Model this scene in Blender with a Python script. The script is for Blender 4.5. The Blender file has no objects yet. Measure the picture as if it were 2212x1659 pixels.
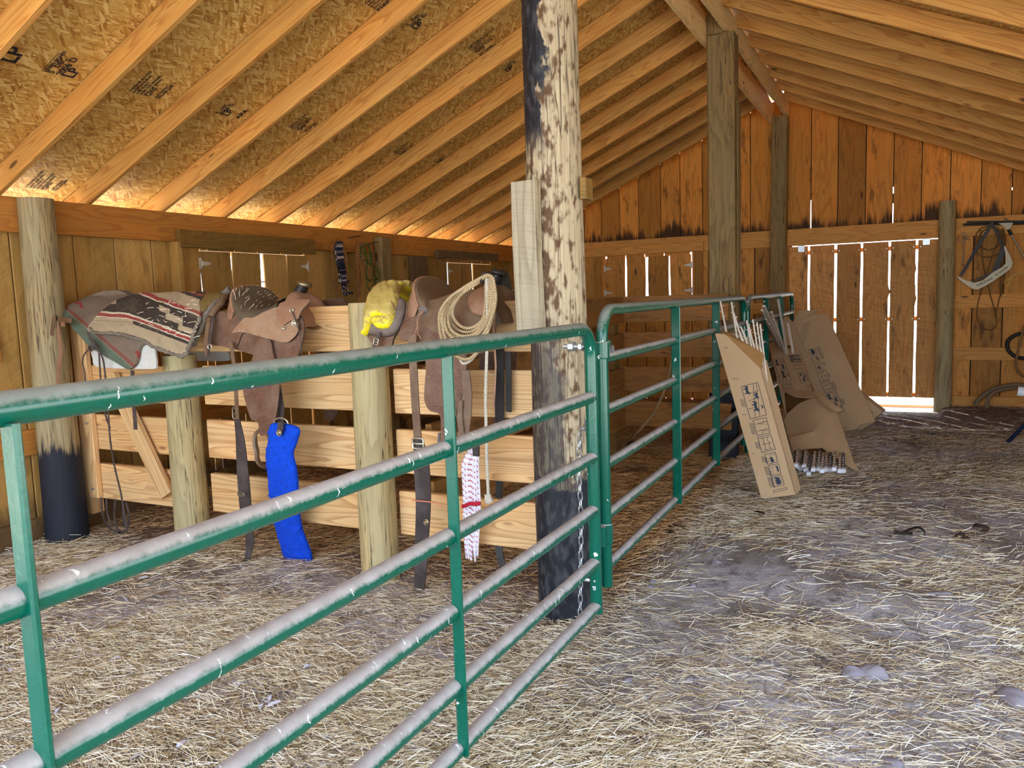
import bpy, math, random
import numpy as np
from mathutils import Vector, Matrix, noise
from mathutils.geometry import delaunay_2d_cdt
random.seed(7)
SC = bpy.context.scene
COL = SC.collection
R = math.radians
PI = math.pi

# ---------------------------------------------------------------- camera
FPX, IW, IH = 1706.0, 2212.0, 1659.0
YAW, PITCH, ROLL = R(-26.59), R(-6.22), R(-1.92)
EYE = Vector((0, 0, 1.5))
_f = Vector((math.sin(YAW)*math.cos(PITCH), math.cos(YAW)*math.cos(PITCH), math.sin(PITCH)))
_r0 = Vector((math.cos(YAW), -math.sin(YAW), 0)); _u0 = _r0.cross(_f)
_r = math.cos(ROLL)*_r0 + math.sin(ROLL)*_u0
_u = -math.sin(ROLL)*_r0 + math.cos(ROLL)*_u0
cam = bpy.data.cameras.new('camera'); camo = bpy.data.objects.new('camera', cam); COL.objects.link(camo)
m = Matrix((_r, _u, -_f)).transposed().to_4x4(); m.translation = EYE
camo.matrix_world = m
cam.sensor_width = 36; cam.lens = FPX/IW*36; cam.clip_start = .05; cam.clip_end = 500
SC.camera = camo

# ---------------------------------------------------------------- light
SC.view_settings.view_transform = 'Standard'; SC.view_settings.look = 'None'
SC.view_settings.exposure = 0.0; SC.view_settings.gamma = 1; SC.view_settings.use_curve_mapping = False
SC.cycles.max_bounces = 8; SC.cycles.diffuse_bounces = 6; SC.cycles.use_adaptive_sampling = True; SC.cycles.adaptive_threshold = .02; SC.cycles.glossy_bounces = 3
SC.cycles.caustics_reflective = False; SC.cycles.caustics_refractive = False
SC.cycles.use_denoising = True; SC.cycles.sample_clamp_indirect = 8
w = bpy.data.worlds.new('sky'); SC.world = w; w.use_nodes = True
nt = w.node_tree; nt.nodes.clear()
wo = nt.nodes.new('ShaderNodeOutputWorld'); bg = nt.nodes.new('ShaderNodeBackground')
tc = nt.nodes.new('ShaderNodeTexCoord'); sx = nt.nodes.new('ShaderNodeSeparateXYZ')
rp = nt.nodes.new('ShaderNodeValToRGB')
rp.color_ramp.elements[0].position = .5; rp.color_ramp.elements[0].color = (.76, .87, 1, 1)
rp.color_ramp.elements[1].position = .9; rp.color_ramp.elements[1].color = (.48, .66, 1, 1)
ma = nt.nodes.new('ShaderNodeMath'); ma.operation = 'MULTIPLY_ADD'; ma.inputs[1].default_value = .5; ma.inputs[2].default_value = .5
nt.links.new(tc.outputs['Generated'], sx.inputs[0]); nt.links.new(sx.outputs['Z'], ma.inputs[0])
nt.links.new(ma.outputs[0], rp.inputs[0]); nt.links.new(rp.outputs[0], bg.inputs[0]); nt.links.new(bg.outputs[0], wo.inputs[0])
bg.inputs[1].default_value = 7.6
sun = bpy.data.lights.new('sun', 'SUN'); sun.energy = 26; sun.color = (1, .95, .86); sun.angle = R(.6)
suno = bpy.data.objects.new('sun', sun); COL.objects.link(suno)
_az = Vector((.58, -.81, 0)).normalized(); _el = R(46)
suno.rotation_euler = (_az*math.cos(_el) + Vector((0, 0, -math.sin(_el)))).to_track_quat('-Z', 'Y').to_euler()

# ---------------------------------------------------------------- measuring
def ray(x, y): return _f*FPX + _r*(x-IW/2) - _u*(y-IH/2)
def atx(x, y, X):
    d = ray(x, y); return EYE + d*(X/d.x)
def aty(x, y, Y):
    d = ray(x, y); return EYE + d*(Y/d.y)
def atz(x, y, z=0):
    d = ray(x, y); return EYE + d*((z-EYE.z)/d.z)
def V(*a): return Vector(a)

# ---------------------------------------------------------------- mesh builder
class MB:
    def __init__(s): s.mir = None; s.v = []; s.f = []; s.uv = []; s.rn = []; s.mi = []
    def add(s, vs, fs, uvs, rnd=0., mi=0):
        b = len(s.v); s.v += [tuple(p) for p in vs]; s.rn += [rnd]*len(vs)
        for f in fs: s.f.append([b+i for i in f]); s.mi.append(mi)
        for f in fs: s.uv.append([uvs[i] for i in f])
        return s
    def addq(s, vs, fs, fuv, rnd=0., mi=0):      # per-face uvs
        b = len(s.v); s.v += [tuple(p) for p in vs]; s.rn += [rnd]*len(vs)
        for f, q in zip(fs, fuv): s.f.append([b+i for i in f]); s.uv.append(q); s.mi.append(mi)
        return s
    def board(s, a, b, wd, td, rnd=None, bow=0., n=1, mi=0, bev=.004):
        # a,b ends of the axis line (centre); wd, td full width / thickness vectors
        a = Vector(a); b = Vector(b); wd = Vector(wd); td = Vector(td)
        if rnd is None: rnd = random.random()
        W, T = wd.length, td.length; bev = min(bev, T*.3)
        wu, tu = wd/W, td/T
        prof = [(-W/2+bev, -T/2), (W/2-bev, -T/2), (W/2, -T/2+bev), (W/2, T/2-bev), (W/2-bev, T/2), (-W/2+bev, T/2), (-W/2, T/2-bev), (-W/2, -T/2+bev)]
        per = [0]
        for i in range(8):
            p, q = prof[i], prof[(i+1) % 8]; per.append(per[-1]+math.hypot(p[0]-q[0], p[1]-q[1]))
        L = (b-a).length; vs = []; ph = random.uniform(0, 6)
        for k in range(n+1):
            t = k/n; c = a.lerp(b, t) + wu*bow*math.sin(t*PI*1.3+ph)
            vs += [c+wu*p[0]+tu*p[1] for p in prof]
        fs = []; fuv = []
        for k in range(n):
            for i in range(8):
                j = (i+1) % 8
                fs.append([k*8+i, k*8+j, k*8+8+j, k*8+8+i])
                u0, u1 = k/n*L, (k+1)/n*L
                fuv.append([(u0, per[i]), (u0, per[i+1]), (u1, per[i+1]), (u1, per[i])])
        fs.append(list(range(7, -1, -1))); fuv.append([(prof[i][1]*.3, prof[i][0]) for i in range(7, -1, -1)])
        fs.append([n*8+i for i in range(8)]); fuv.append([(prof[i][1]*.3, prof[i][0]) for i in range(8)])
        return s.addq(vs, fs, fuv, rnd, mi)
    def box(s, c, sz, rnd=None, mi=0, bev=.003):
        c = Vector(c); return s.board(c-V(sz[0]/2, 0, 0), c+V(sz[0]/2, 0, 0), (0, sz[1], 0), (0, 0, sz[2]), rnd, mi=mi, bev=bev)
    def tube(s, pts, rad, seg=10, caps=True, rnd=None, mi=0, flat=1., up=None, closed=False):
        pts = [Vector(p) for p in pts]; n = len(pts)
        if rnd is None: rnd = random.random()
        if not hasattr(rad, '__len__'): rad = [rad]*n
        tang = []
        for i in range(n):
            if closed: t = pts[(i+1) % n]-pts[i-1]
            else: t = pts[min(i+1, n-1)]-pts[max(i-1, 0)]
            tang.append(t.normalized() if t.length > 1e-9 else V(0, 0, 1))
        u = Vector(up) if up else (V(0, 0, 1) if abs(tang[0].z) < .9 else V(1, 0, 0))
        u = (u - tang[0]*u.dot(tang[0])).normalized(); vs = []; L = [0]
        for i in range(n):
            if i: L.append(L[-1]+(pts[i]-pts[i-1]).length)
            if up: u = Vector(up)
            u = (u - tang[i]*u.dot(tang[i])).normalized(); w_ = tang[i].cross(u)
            for k in range(seg):
                a = 2*PI*k/seg; vs.append(pts[i]+u*(math.cos(a)*rad[i]*flat)+w_*(math.sin(a)*rad[i]))
        fs = []; fuv = []; rm = max(rad)
        rng = n if closed else n-1
        for i in range(rng):
            i2 = (i+1) % n; l2 = L[i2] if i2 else L[-1]+(pts[0]-pts[-1]).length
            for k in range(seg):
                k2 = (k+1) % seg
                fs.append([i*seg+k, i2*seg+k, i2*seg+k2, i*seg+k2])
                v0, v1 = k/seg*2*PI*rm, (k+1)/seg*2*PI*rm
                fuv.append([(L[i], v0), (l2, v0), (l2, v1), (L[i], v1)])
        if caps and not closed:
            for e, o in ((0, 1), (n-1, -1)):
                idx = [e*seg+k for k in range(seg)][::o]
                fs.append(idx); fuv.append([(math.cos(2*PI*k/seg)*rm*.2, math.sin(2*PI*k/seg)*rm) for k in range(seg)][::o])
        return s.addq(vs, fs, fuv, rnd, mi)
    def strap(s, pts, wdir, width, th=.005, rnd=None, mi=0):
        # flat ribbon with thickness along pts; wdir = width direction
        pts = [Vector(p) for p in pts]; n = len(pts); 
        if rnd is None: rnd = random.random()
        if not hasattr(width, '__len__'): width = [width]*n
        vs = []; L = 0; us = []
        for i in range(n):
            t = (pts[min(i+1, n-1)]-pts[max(i-1, 0)]).normalized()
            w_ = Vector(wdir[i]) if hasattr(wdir[0], '__len__') else Vector(wdir)
            w_ = (w_-t*w_.dot(t)).normalized(); nn = t.cross(w_)
            if i: L += (pts[i]-pts[i-1]).length
            us.append(L)
            for a, b in ((-.5, -1), (.5, -1), (.5, 1), (-.5, 1)): vs.append(pts[i]+w_*(a*width[i])+nn*(b*th/2))
        fs = []; fuv = []; wm = max(width)
        for i in range(n-1):
            for k, (p, q) in enumerate(((0, 1), (1, 2), (2, 3), (3, 0))):
                fs.append([i*4+p, i*4+q, i*4+4+q, i*4+4+p])
                va, vb = ((0, wm), (wm, wm+th), (wm, 0), (0, th))[k]
                fuv.append([(us[i], va), (us[i], vb), (us[i+1], vb), (us[i+1], va)])
        fs += [[3, 2, 1, 0], [n*4-4, n*4-3, n*4-2, n*4-1]]; fuv += [[(0, 0)]*4]*2
        return s.addq(vs, fs, fuv, rnd, mi)
    def grid(s, P, rnd=None, mi=0, uv=None, closed_u=False):
        # P[i][j] points
        if rnd is None: rnd = random.random()
        n, m_ = len(P), len(P[0]); vs = [p for row in P for p in row]; fs = []; fuv = []
        for i in range(n if closed_u else n-1):
            i2 = (i+1) % n
            for j in range(m_-1):
                fs.append([i*m_+j, i2*m_+j, i2*m_+j+1, i*m_+j+1])
                if uv: fuv.append([uv(i, j), uv(i+1, j), uv(i+1, j+1), uv(i, j+1)])
                else: fuv.append([(i/n, j/m_), ((i+1)/n, j/m_), ((i+1)/n, (j+1)/m_), (i/n, (j+1)/m_)])
        return s.addq(vs, fs, fuv, rnd, mi)
    def lathe(s, prof, c, ax=(0, 0, 1), seg=16, rnd=None, mi=0):
        ax = Vector(ax).normalized(); u = ax.orthogonal().normalized(); v = ax.cross(u); c = Vector(c)
        P = [[c+ax*h+(u*math.cos(2*PI*k/seg)+v*math.sin(2*PI*k/seg))*max(r_, 1e-4) for h, r_ in prof] for k in range(seg)]
        return s.grid(P, rnd, mi, closed_u=True, uv=lambda i, j: (j*.02, i*.02))
    def sheet(s, outline, S, th, step=.02, rnd=None, mi=0, uvs=1., mirror=None, uvf=None, puff=0., pr=1., bump=None, emi=None):
        # outline: 2D polygon; S(a,b) -> 3D point; closed slab of thickness th built along the surface normal
        if rnd is None: rnd = random.random()
        out = []
        N = len(outline)
        for i in range(N):
            p, q = outline[i], outline[(i+1) % N]; d = math.hypot(p[0]-q[0], p[1]-q[1]); k = max(1, int(d/step))
            out += [(p[0]+(q[0]-p[0])*t/k, p[1]+(q[1]-p[1])*t/k) for t in range(k)]
        n = len(out); pts = [Vector(p) for p in out]
        x0, x1 = min(p[0] for p in out), max(p[0] for p in out); y0, y1 = min(p[1] for p in out), max(p[1] for p in out)
        def inside(x, y):
            c = False; j = n-1
            for i in range(n):
                if (out[i][1] > y) != (out[j][1] > y) and x < (out[j][0]-out[i][0])*(y-out[i][1])/(out[j][1]-out[i][1])+out[i][0]: c = not c
                j = i
            return c
        x = x0+step*.7
        while x < x1:
            y = y0+step*.7
            while y < y1:
                if inside(x, y) and min(abs(p[0]-x)+abs(p[1]-y) for p in out) > step*.6: pts.append(Vector((x, y)))
                y += step
            x += step
        vv, _, ff, _, _, _ = delaunay_2d_cdt(pts, [(i, (i+1) % n) for i in range(n)], [list(range(n))], 1, 1e-6)
        for side in ((False, True) if mirror is not None else (False,)):
            T = []; B = []
            for p in vv:
                a, b = p.x, p.y; c = Vector(S(a, b)); e = step*.4
                nn = (Vector(S(a+e, b))-Vector(S(a-e, b))).cross(Vector(S(a, b+e))-Vector(S(a, b-e)))
                nn = nn.normalized() if nn.length > 1e-12 else V(0, -1, 0)
                if nn.y > .05: nn = -nn
                ex = 0.
                if puff: dd_ = min(math.hypot(q_[0]-a, q_[1]-b) for q_ in out); ex = puff*math.sqrt(1-(1-min(dd_/pr, 1))**2)
                if bump and (not puff or dd_ > 1e-6): ex += bump(a, b)
                T.append(c+nn*(th/2+ex)); B.append(c-nn*th/2)
            if side:
                T = [V(p.x, 2*mirror-p.y, p.z) for p in T]; B = [V(p.x, 2*mirror-p.y, p.z) for p in B]
            k = len(T); fs = [list(f) for f in ff]+[[k+i for i in f][::-1] for f in ff]
            cnt = {}
            for f in ff:
                for i in range(len(f)): e = (f[i], f[(i+1) % len(f)]); cnt[e] = 1
            fs += [[b_, a_, a_+k, b_+k] for a_, b_ in cnt if (b_, a_) not in cnt]
            if side: fs = [f[::-1] for f in fs]
            uvl = [(uvf(p.x, p.y) if uvf else (p.x*uvs, p.y*uvs)) for p in vv]*2
            if side:
                s.mir = s.mir or MB(); tg = s.mir
            else: tg = s
            tg.add(T+B, fs, uvl, rnd, mi)
            if emi is not None:
                ne = len(fs)-2*len(ff)
                for q_ in range(len(tg.mi)-ne, len(tg.mi)): tg.mi[q_] = emi
        return s
    def build(s, name, mats, parent=None, smooth=False, origin=None, angle=None):
        me = bpy.data.meshes.new(name)
        o_ = Vector(origin) if origin is not None else None
        if o_ is not None: s.v = [tuple(Vector(p)-o_) for p in s.v]
        me.from_pydata(s.v, [], s.f)
        uvl = me.uv_layers.new(name='UVMap')
        flat = [c for f in s.uv for q in f for c in q]; uvl.data.foreach_set('uv', flat)
        at = me.attributes.new('rnd', 'FLOAT', 'POINT'); at.data.foreach_set('value', s.rn)
        for m_ in (mats if isinstance(mats, (list, tuple)) else [mats]): me.materials.append(m_)
        me.polygons.foreach_set('material_index', s.mi)
        if smooth: me.polygons.foreach_set('use_smooth', [True]*len(s.f))
        me.update()
        if smooth: 
            try: me.set_sharp_from_angle(angle=R(angle or 40))
            except Exception: pass
        o = bpy.data.objects.new(name, me); COL.objects.link(o)
        if parent is not None: o.parent = parent
        if o_ is not None: o.location = o_
        if s.mir: s.mir.build(name if parent is not None else 'far_half', mats, parent if parent is not None else o, smooth, None, angle)
        return o
def tag(o, label, cat, group=None, kind=None):
    o['label'] = label
    if cat: o['category'] = cat
    if group: o['group'] = group
    if kind: o['kind'] = kind
    return o
def root(name, label, cat, group=None, loc=(0, 0, 0)):
    o = bpy.data.objects.new(name, None); COL.objects.link(o); o.location = loc; o.empty_display_size = .1
    return tag(o, label, cat, group)
def struct(o): o['kind'] = 'structure'; return o
def clone(o, parent=None):
    c = o.copy(); COL.objects.link(c)
    if parent is not None: c.parent = parent
    for ch in o.children: clone(ch, c)
    return c
def spline(pts, n=8, closed=False):
    P = [Vector(p) for p in pts]; out = []; N = len(P)
    for i in range(N if closed else N-1):
        g = (lambda k: P[k % N]) if closed else (lambda k: P[max(0, min(N-1, k))])
        p0, p1, p2, p3 = g(i-1), g(i), g(i+1), g(i+2)
        for k in range(n):
            t = k/n
            out.append(.5*((2*p1)+(p2-p0)*t+(2*p0-5*p1+4*p2-p3)*t*t+(3*p1-p0-3*p2+p3)*t**3))
    if not closed: out.append(P[-1])
    return out
# ---------------------------------------------------------------- materials
def srgb(r, g, b):
    f = lambda c: (c/255/12.92) if c/255 <= .04045 else ((c/255+.055)/1.055)**2.4
    return (f(r), f(g), f(b), 1)
class N:
    def __init__(s, name):
        s.m = bpy.data.materials.new(name); s.m.use_nodes = True; s.t = s.m.node_tree; s.t.nodes.clear()
        s.out = s.t.nodes.new('ShaderNodeOutputMaterial'); s.b = s.t.nodes.new('ShaderNodeBsdfPrincipled')
        s.t.links.new(s.b.outputs[0], s.out.inputs[0]); s.b.inputs['Specular IOR Level'].default_value = .3
    def n(s, typ, **kw):
        nd = s.t.nodes.new('ShaderNode'+typ)
        for k, v in kw.items(): setattr(nd, k, v)
        return nd
    def L(s, a, b): s.t.links.new(a, b)
    def set(s, inp, v):
        if isinstance(v, bpy.types.NodeSocket): s.L(v, inp)
        elif v is not None: inp.default_value = v
    def math(s, op, a, b=None, c=None, clamp=False):
        nd = s.n('Math', operation=op, use_clamp=clamp)
        for i, v in enumerate((a, b, c)): 
            if v is not None: s.set(nd.inputs[i], v)
        return nd.outputs[0]
    def mix(s, fac, a, b, mode='MIX'):
        nd = s.n('Mix', data_type='RGBA', blend_type=mode)
        s.set(nd.inputs[0], fac); s.set(nd.inputs[6], a); s.set(nd.inputs[7], b); return nd.outputs[2]
    def ramp(s, fac, stops):
        nd = s.n('ValToRGB'); e = nd.color_ramp.elements
        while len(e) < len(stops): e.new(.5)
        for k, (p, c) in enumerate(stops): e[k].position = p; e[k].color = c if hasattr(c, '__len__') else (c, c, c, 1)
        s.set(nd.inputs[0], fac); return nd.outputs[0]
    def step(s, x, lo, hi):
        nd = s.n('MapRange', interpolation_type='SMOOTHSTEP'); s.set(nd.inputs[0], x)
        nd.inputs[1].default_value = lo; nd.inputs[2].default_value = hi; return nd.outputs[0]
    def vec(s, x=0., y=0., z=0.):
        nd = s.n('CombineXYZ'); s.set(nd.inputs[0], x); s.set(nd.inputs[1], y); s.set(nd.inputs[2], z); return nd.outputs[0]
    def sep(s, v): nd = s.n('SeparateXYZ'); s.L(v, nd.inputs[0]); return nd.outputs
    def uv(s): return s.sep(s.n('UVMap').outputs[0])
    def pos(s): return s.n('NewGeometry').outputs['Position']
    def obj(s): return s.n('TexCoord').outputs['Object']
    def rnd(s):
        a = s.n('Attribute', attribute_name='rnd').outputs['Fac']; o = s.n('ObjectInfo').outputs['Random']
        return s.math('FRACT', s.math('ADD', s.math('MULTIPLY', a, 7.31), o))
    def noise(s, v, sc=1., det=2., rough=.5, dist=0.):
        nd = s.n('TexNoise'); s.set(nd.inputs['Vector'], v); nd.inputs['Scale'].default_value = sc
        nd.inputs['Detail'].default_value = det; nd.inputs['Roughness'].default_value = rough; nd.inputs['Distortion'].default_value = dist
        return nd.outputs['Fac']
    def voro(s, v, sc=1., feat='F1', rand=1.):
        nd = s.n('TexVoronoi', feature=feat); s.set(nd.inputs['Vector'], v); nd.inputs['Scale'].default_value = sc
        nd.inputs['Randomness'].default_value = rand; return nd.outputs
    def bump(s, h, strength=.3, dist=.01):
        nd = s.n('Bump'); nd.inputs['Strength'].default_value = strength; nd.inputs['Distance'].default_value = dist
        s.L(h, nd.inputs['Height']); s.L(nd.outputs[0], s.b.inputs['Normal'])
    def fin(s, col, rough=.7, metal=0.):
        s.set(s.b.inputs['Base Color'], col); s.set(s.b.inputs['Roughness'], rough); s.set(s.b.inputs['Metallic'], metal); return s.m
def plain(name, c, rough=.6, metal=0., var=.15, sc=20., bump=.0):
    q = N(name); v = q.obj(); nz = q.noise(v, sc, 3)
    col = q.mix(nz, tuple(x*(1-var) for x in c[:3])+(1,), tuple(min(1, x*(1+var)) for x in c[:3])+(1,))
    if bump: q.bump(nz, bump, .005)
    return q.fin(col, rough, metal)
def wood(name, light, dark, knot=(.05, .02, .01, 1), rings=9., ringmix=.55, knots=.55, tone=.25, rough=.65, fine=.25, saw=0., crack=0., stain=None, blot=0., blotc=(.05, .03, .015, 1), kden=1.6, warm=(1, .96, .80, 1), gu=.55, gv=4.5):
    q = N(name); u, v, _ = q.uv(); r = q.rnd()
    o1 = q.math('MULTIPLY', r, 37.); o2 = q.math('MULTIPLY', r, 91.)
    uu = q.math('ADD', u, o1); vv = q.math('ADD', v, o2)
    kd = q.voro(q.vec(q.math('MULTIPLY', uu, kden*.9), q.math('MULTIPLY', vv, kden*3.2), r), 1.)
    d = kd['Distance']; gate = q.math('GREATER_THAN', q.sep(kd['Color'])[0], 1-knots)
    dd = q.math('ADD', d, q.math('MULTIPLY', q.math('SUBTRACT', 1., gate), 2.))
    pull = q.math('MULTIPLY', q.math('POWER', 2.718, q.math('MULTIPLY', dd, -7.)), 1.3)
    base = q.noise(q.vec(q.math('MULTIPLY', uu, gu), q.math('MULTIPLY', vv, gv), o1), 1., 2.5, .55)
    field = q.math('ADD', q.math('MULTIPLY', base, rings), pull)
    rg = q.math('FRACT', q.math('MULTIPLY', field, 2.2))
    rg = q.ramp(rg, [(0, 0.), (.55, .35), (.88, 1.), (1, 0.)])
    fn = q.noise(q.vec(q.math('MULTIPLY', uu, 4.), q.math('MULTIPLY', vv, 170.), o2), 1., 3., .6)
    lg = q.noise(q.vec(q.math('MULTIPLY', uu, 1.2), q.math('MULTIPLY', vv, 6.), o2), 1., 2.)
    f = q.math('ADD', q.math('MULTIPLY', rg, ringmix), q.math('MULTIPLY', q.math('SUBTRACT', fn, .5), fine*2), clamp=True)
    col = q.mix(f, light, dark)
    col = q.mix(q.step(lg, .35, .75), col, q.mix(1., col, (1.12, 1.0, .86, 1), 'MULTIPLY'))
    tn = q.math('ADD', 1-tone, q.math('MULTIPLY', r, tone*1.6))
    col = q.mix(1., col, q.vec(tn, tn, q.math('POWER', tn, 1.25)), 'MULTIPLY')
    km = q.step(q.math('ADD', dd, q.math('MULTIPLY', fn, .04)), .12, .075)
    col = q.mix(q.math('MULTIPLY', km, .85), col, knot)
    h = q.math('ADD', q.math('MULTIPLY', fn, .4), q.math('MULTIPLY', rg, .2))
    if saw:
        sw = q.noise(q.vec(q.math('ADD', q.math('MULTIPLY', uu, 110.), q.math('MULTIPLY', q.math('POWER', q.math('MULTIPLY', v, 6.), 2.), 3.)), q.math('MULTIPLY', vv, 3.), 0.), 1., 1.)
        col = q.mix(q.math('MULTIPLY', q.step(sw, .5, .65), saw), col, q.mix(1., col, (.6, .55, .5, 1), 'MULTIPLY'))
        h = q.math('ADD', h, q.math('MULTIPLY', sw, .5))
    if crack:
        cn = q.noise(q.vec(q.math('MULTIPLY', uu, 1.3), q.math('MULTIPLY', vv, 42.), o1), 1., 2.5, .6)
        cm = q.step(q.math('ABSOLUTE', q.math('SUBTRACT', cn, .5)), .022, .004)
        cm = q.math('MULTIPLY', cm, q.step(lg, .38, .55))
        col = q.mix(q.math('MULTIPLY', cm, crack), col, (.03, .02, .012, 1)); h = q.math('SUBTRACT', h, q.math('MULTIPLY', cm, 1.5))
    if blot:
        bn = q.noise(q.vec(q.math('MULTIPLY', uu, 2.2), q.math('MULTIPLY', vv, 7.), o1), 1., 4., .65)
        col = q.mix(q.math('MULTIPLY', q.step(bn, .56, .72), blot), col, blotc)
    col = q.mix(1., col, warm, 'MULTIPLY')
    if stain: col = stain(q, col)
    q.bump(h, .35, .004)
    return q.fin(col, rough)
def zstain(z0, c, span=.12, amt=.9, sc=7.):
    def f(q, col):
        p = q.pos(); x, y, z = q.sep(p)
        nz = q.noise(q.vec(q.math('MULTIPLY', x, sc), q.math('MULTIPLY', y, sc), q.math('MULTIPLY', z, 1.5)), 1., 4., .7)
        lo = q.noise(q.vec(q.math('MULTIPLY', x, 2.3), q.math('MULTIPLY', y, 2.3), 0.), 1., 2.)
        h = q.math('SUBTRACT', q.math('SUBTRACT', z, z0), q.math('MULTIPLY', q.math('SUBTRACT', nz, q.math('SUBTRACT', .95, lo)), span*5.))
        return q.mix(q.math('MULTIPLY', q.step(h, span*1.0, -span*.3), amt), col, c)
    return f
CW = wood('new_fir', srgb(214, 164, 98), srgb(172, 112, 54), rings=10, knots=.65, tone=.2, ringmix=.7, fine=.4, knot=(.07, .025, .01, 1), gu=.3, gv=5.)
M_rafter = CW
M_header = wood('fir_header', srgb(186, 128, 64), srgb(142, 88, 40), rings=6, tone=.15, knots=.6)
M_ridge = wood('pale_rough_ridge', srgb(248, 220, 172), srgb(222, 178, 118), rings=6, saw=.4, tone=.06, blot=.35, blotc=srgb(150, 100, 50))
M_stall = wood('pine_planks', srgb(224, 188, 138), srgb(172, 124, 78), rings=13, knots=.65, tone=.12, ringmix=.75, fine=.2, knot=srgb(104, 58, 28), kden=1.5, gu=.2, gv=4.2, warm=(1, .98, .93, 1))
M_girt = wood('girt_fir', srgb(222, 166, 96), srgb(182, 124, 62), rings=6, tone=.1, knots=.6)
M_pen = wood('pen_planks', srgb(150, 108, 62), srgb(108, 70, 36), rings=6, knots=.6, tone=.15, blot=.7, blotc=srgb(70, 40, 18))
M_side = wood('left_wall_boards', srgb(186, 150, 92), srgb(150, 110, 58), rings=5, tone=.3, saw=.35, blot=.45, blotc=srgb(100, 58, 24), knot=(.05, .02, .01, 1), ringmix=.4,
              stain=zstain(.12, srgb(60, 40, 30), .15, .8))
M_gab_up = wood('gable_boards_upper', srgb(226, 156, 72), srgb(160, 98, 36), rings=5, tone=.45, saw=.25, blot=.7, blotc=srgb(78, 42, 14), ringmix=.45,
                stain=zstain(2.28, srgb(38, 20, 8), .11, .92, 16.))
M_gab_lo = wood('gable_boards_lower', srgb(222, 162, 86), srgb(156, 102, 46), rings=6, tone=.4, saw=.35, blot=.8, blotc=srgb(84, 50, 24), ringmix=.45)
M_door = wood('door_boards', srgb(216, 162, 100), srgb(160, 108, 58), rings=7, tone=.25, saw=.6, blot=.75, blotc=srgb(80, 48, 26), ringmix=.5, kden=2.)
M_grayp = wood('weathered_post', srgb(148, 128, 92), srgb(112, 92, 62), knot=(.03, .02, .01, 1), rings=5, tone=.12, crack=.9, fine=.45, knots=.25)
M_grayb = wood('weathered_board', srgb(164, 154, 132), srgb(112, 102, 84), warm=(1, 1, .96, 1), knot=(.05, .03, .02, 1), rings=5, tone=.12, crack=.7, saw=.25, fine=.3)
M_brownb = wood('dark_weathered_board', srgb(128, 100, 52), srgb(92, 68, 34), rings=6, tone=.1, saw=.5)
M_slate = wood('grey_header_board', srgb(118, 98, 78), srgb(92, 74, 56), rings=6, tone=.1, crack=.5)
M_log = wood('peeled_post', srgb(178, 164, 128), srgb(140, 124, 90), warm=(1, .99, .9, 1), knot=(.06, .04, .02, 1), rings=5, tone=.1, crack=.9, fine=.35, knots=.3, blot=.3, blotc=srgb(150, 140, 100))
def burnt():
    q = N('charred_log'); p = q.obj(); x, y, z = q.sep(p); u, v, _ = q.uv()
    fn = q.noise(q.vec(q.math('MULTIPLY', u, 3.), q.math('MULTIPLY', v, 90.), 0.), 1., 3., .6)
    col = q.mix(fn, srgb(206, 192, 160), srgb(120, 98, 70))
    cr = q.noise(q.vec(q.math('MULTIPLY', u, .8), q.math('MULTIPLY', v, 26.), 3.), 1., 2.)
    col = q.mix(q.math('MULTIPLY', q.step(q.math('ABSOLUTE', q.math('SUBTRACT', cr, .5)), .02, .004), .8), col, (.04, .025, .015, 1))
    b1 = q.noise(q.vec(q.math('MULTIPLY', x, 36.), q.math('MULTIPLY', y, 36.), q.math('MULTIPLY', z, 17.)), 1., 2., .5)
    side = q.math('ADD', b1, q.math('ADD', q.math('MULTIPLY', x, -.75), q.math('MULTIPLY', y, -.3)))
    col = q.mix(q.math('MULTIPLY', q.step(side, .44, .66), .92), col, srgb(78, 50, 28))
    # charred streak down the left face, and tar to knee height
    b2 = q.noise(q.vec(q.math('MULTIPLY', x, 9.), q.math('MULTIPLY', y, 9.), q.math('MULTIPLY', z, 5.)), 1., 4., .65)
    l = q.math('ADD', q.math('MULTIPLY', x, -.92), q.math('MULTIPLY', y, -.39))
    s2 = q.math('ADD', l, q.math('MULTIPLY', q.math('SUBTRACT', b2, .5), .22))
    st = q.math('MULTIPLY', q.step(s2, .035, .05), q.step(z, 2.10, 2.25))
    low = q.math('MULTIPLY', q.step(s2, -.035, .02), q.math('MULTIPLY', q.step(z, 1.45, 1.2), .72))
    tar = q.step(q.math('ADD', z, q.math('MULTIPLY', q.math('SUBTRACT', b2, .5), .5)), .74, .66)
    blk = q.math('MAXIMUM', q.math('MAXIMUM', st, low), tar)
    dk = q.mix(q.step(b1, .45, .7), (.010, .011, .016, 1), (.045, .045, .05, 1))
    col = q.mix(blk, col, dk)
    q.bump(q.math('ADD', fn, q.math('MULTIPLY', b2, 2.)), .5, .006)
    return q.fin(col, q.math('SUBTRACT', .8, q.math('MULTIPLY', blk, .35)))
M_burnt = burnt()
def tarred(name, z0, base):
    def f(q, col):
        p = q.pos(); x, y, z = q.sep(p)
        nz = q.noise(q.vec(q.math('MULTIPLY', x, 16.), q.math('MULTIPLY', y, 16.), q.math('MULTIPLY', z, 3.)), 1., 4., .7)
        h = q.math('ADD', z, q.math('MULTIPLY', q.math('SUBTRACT', nz, .5), .35))
        return q.mix(q.step(h, z0+.05, z0-.04), col, (.012, .014, .022, 1))
    return wood(name, *base, knot=(.03, .02, .01, 1), rings=5, tone=.1, crack=.9, fine=.45, knots=.2, stain=f)
M_leftpost = tarred('left_wall_post', .62, (srgb(168, 156, 130), srgb(104, 88, 66)))
M_midpost = tarred('ridge_post', .75, (srgb(140, 120, 84), srgb(104, 84, 56)))
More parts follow.
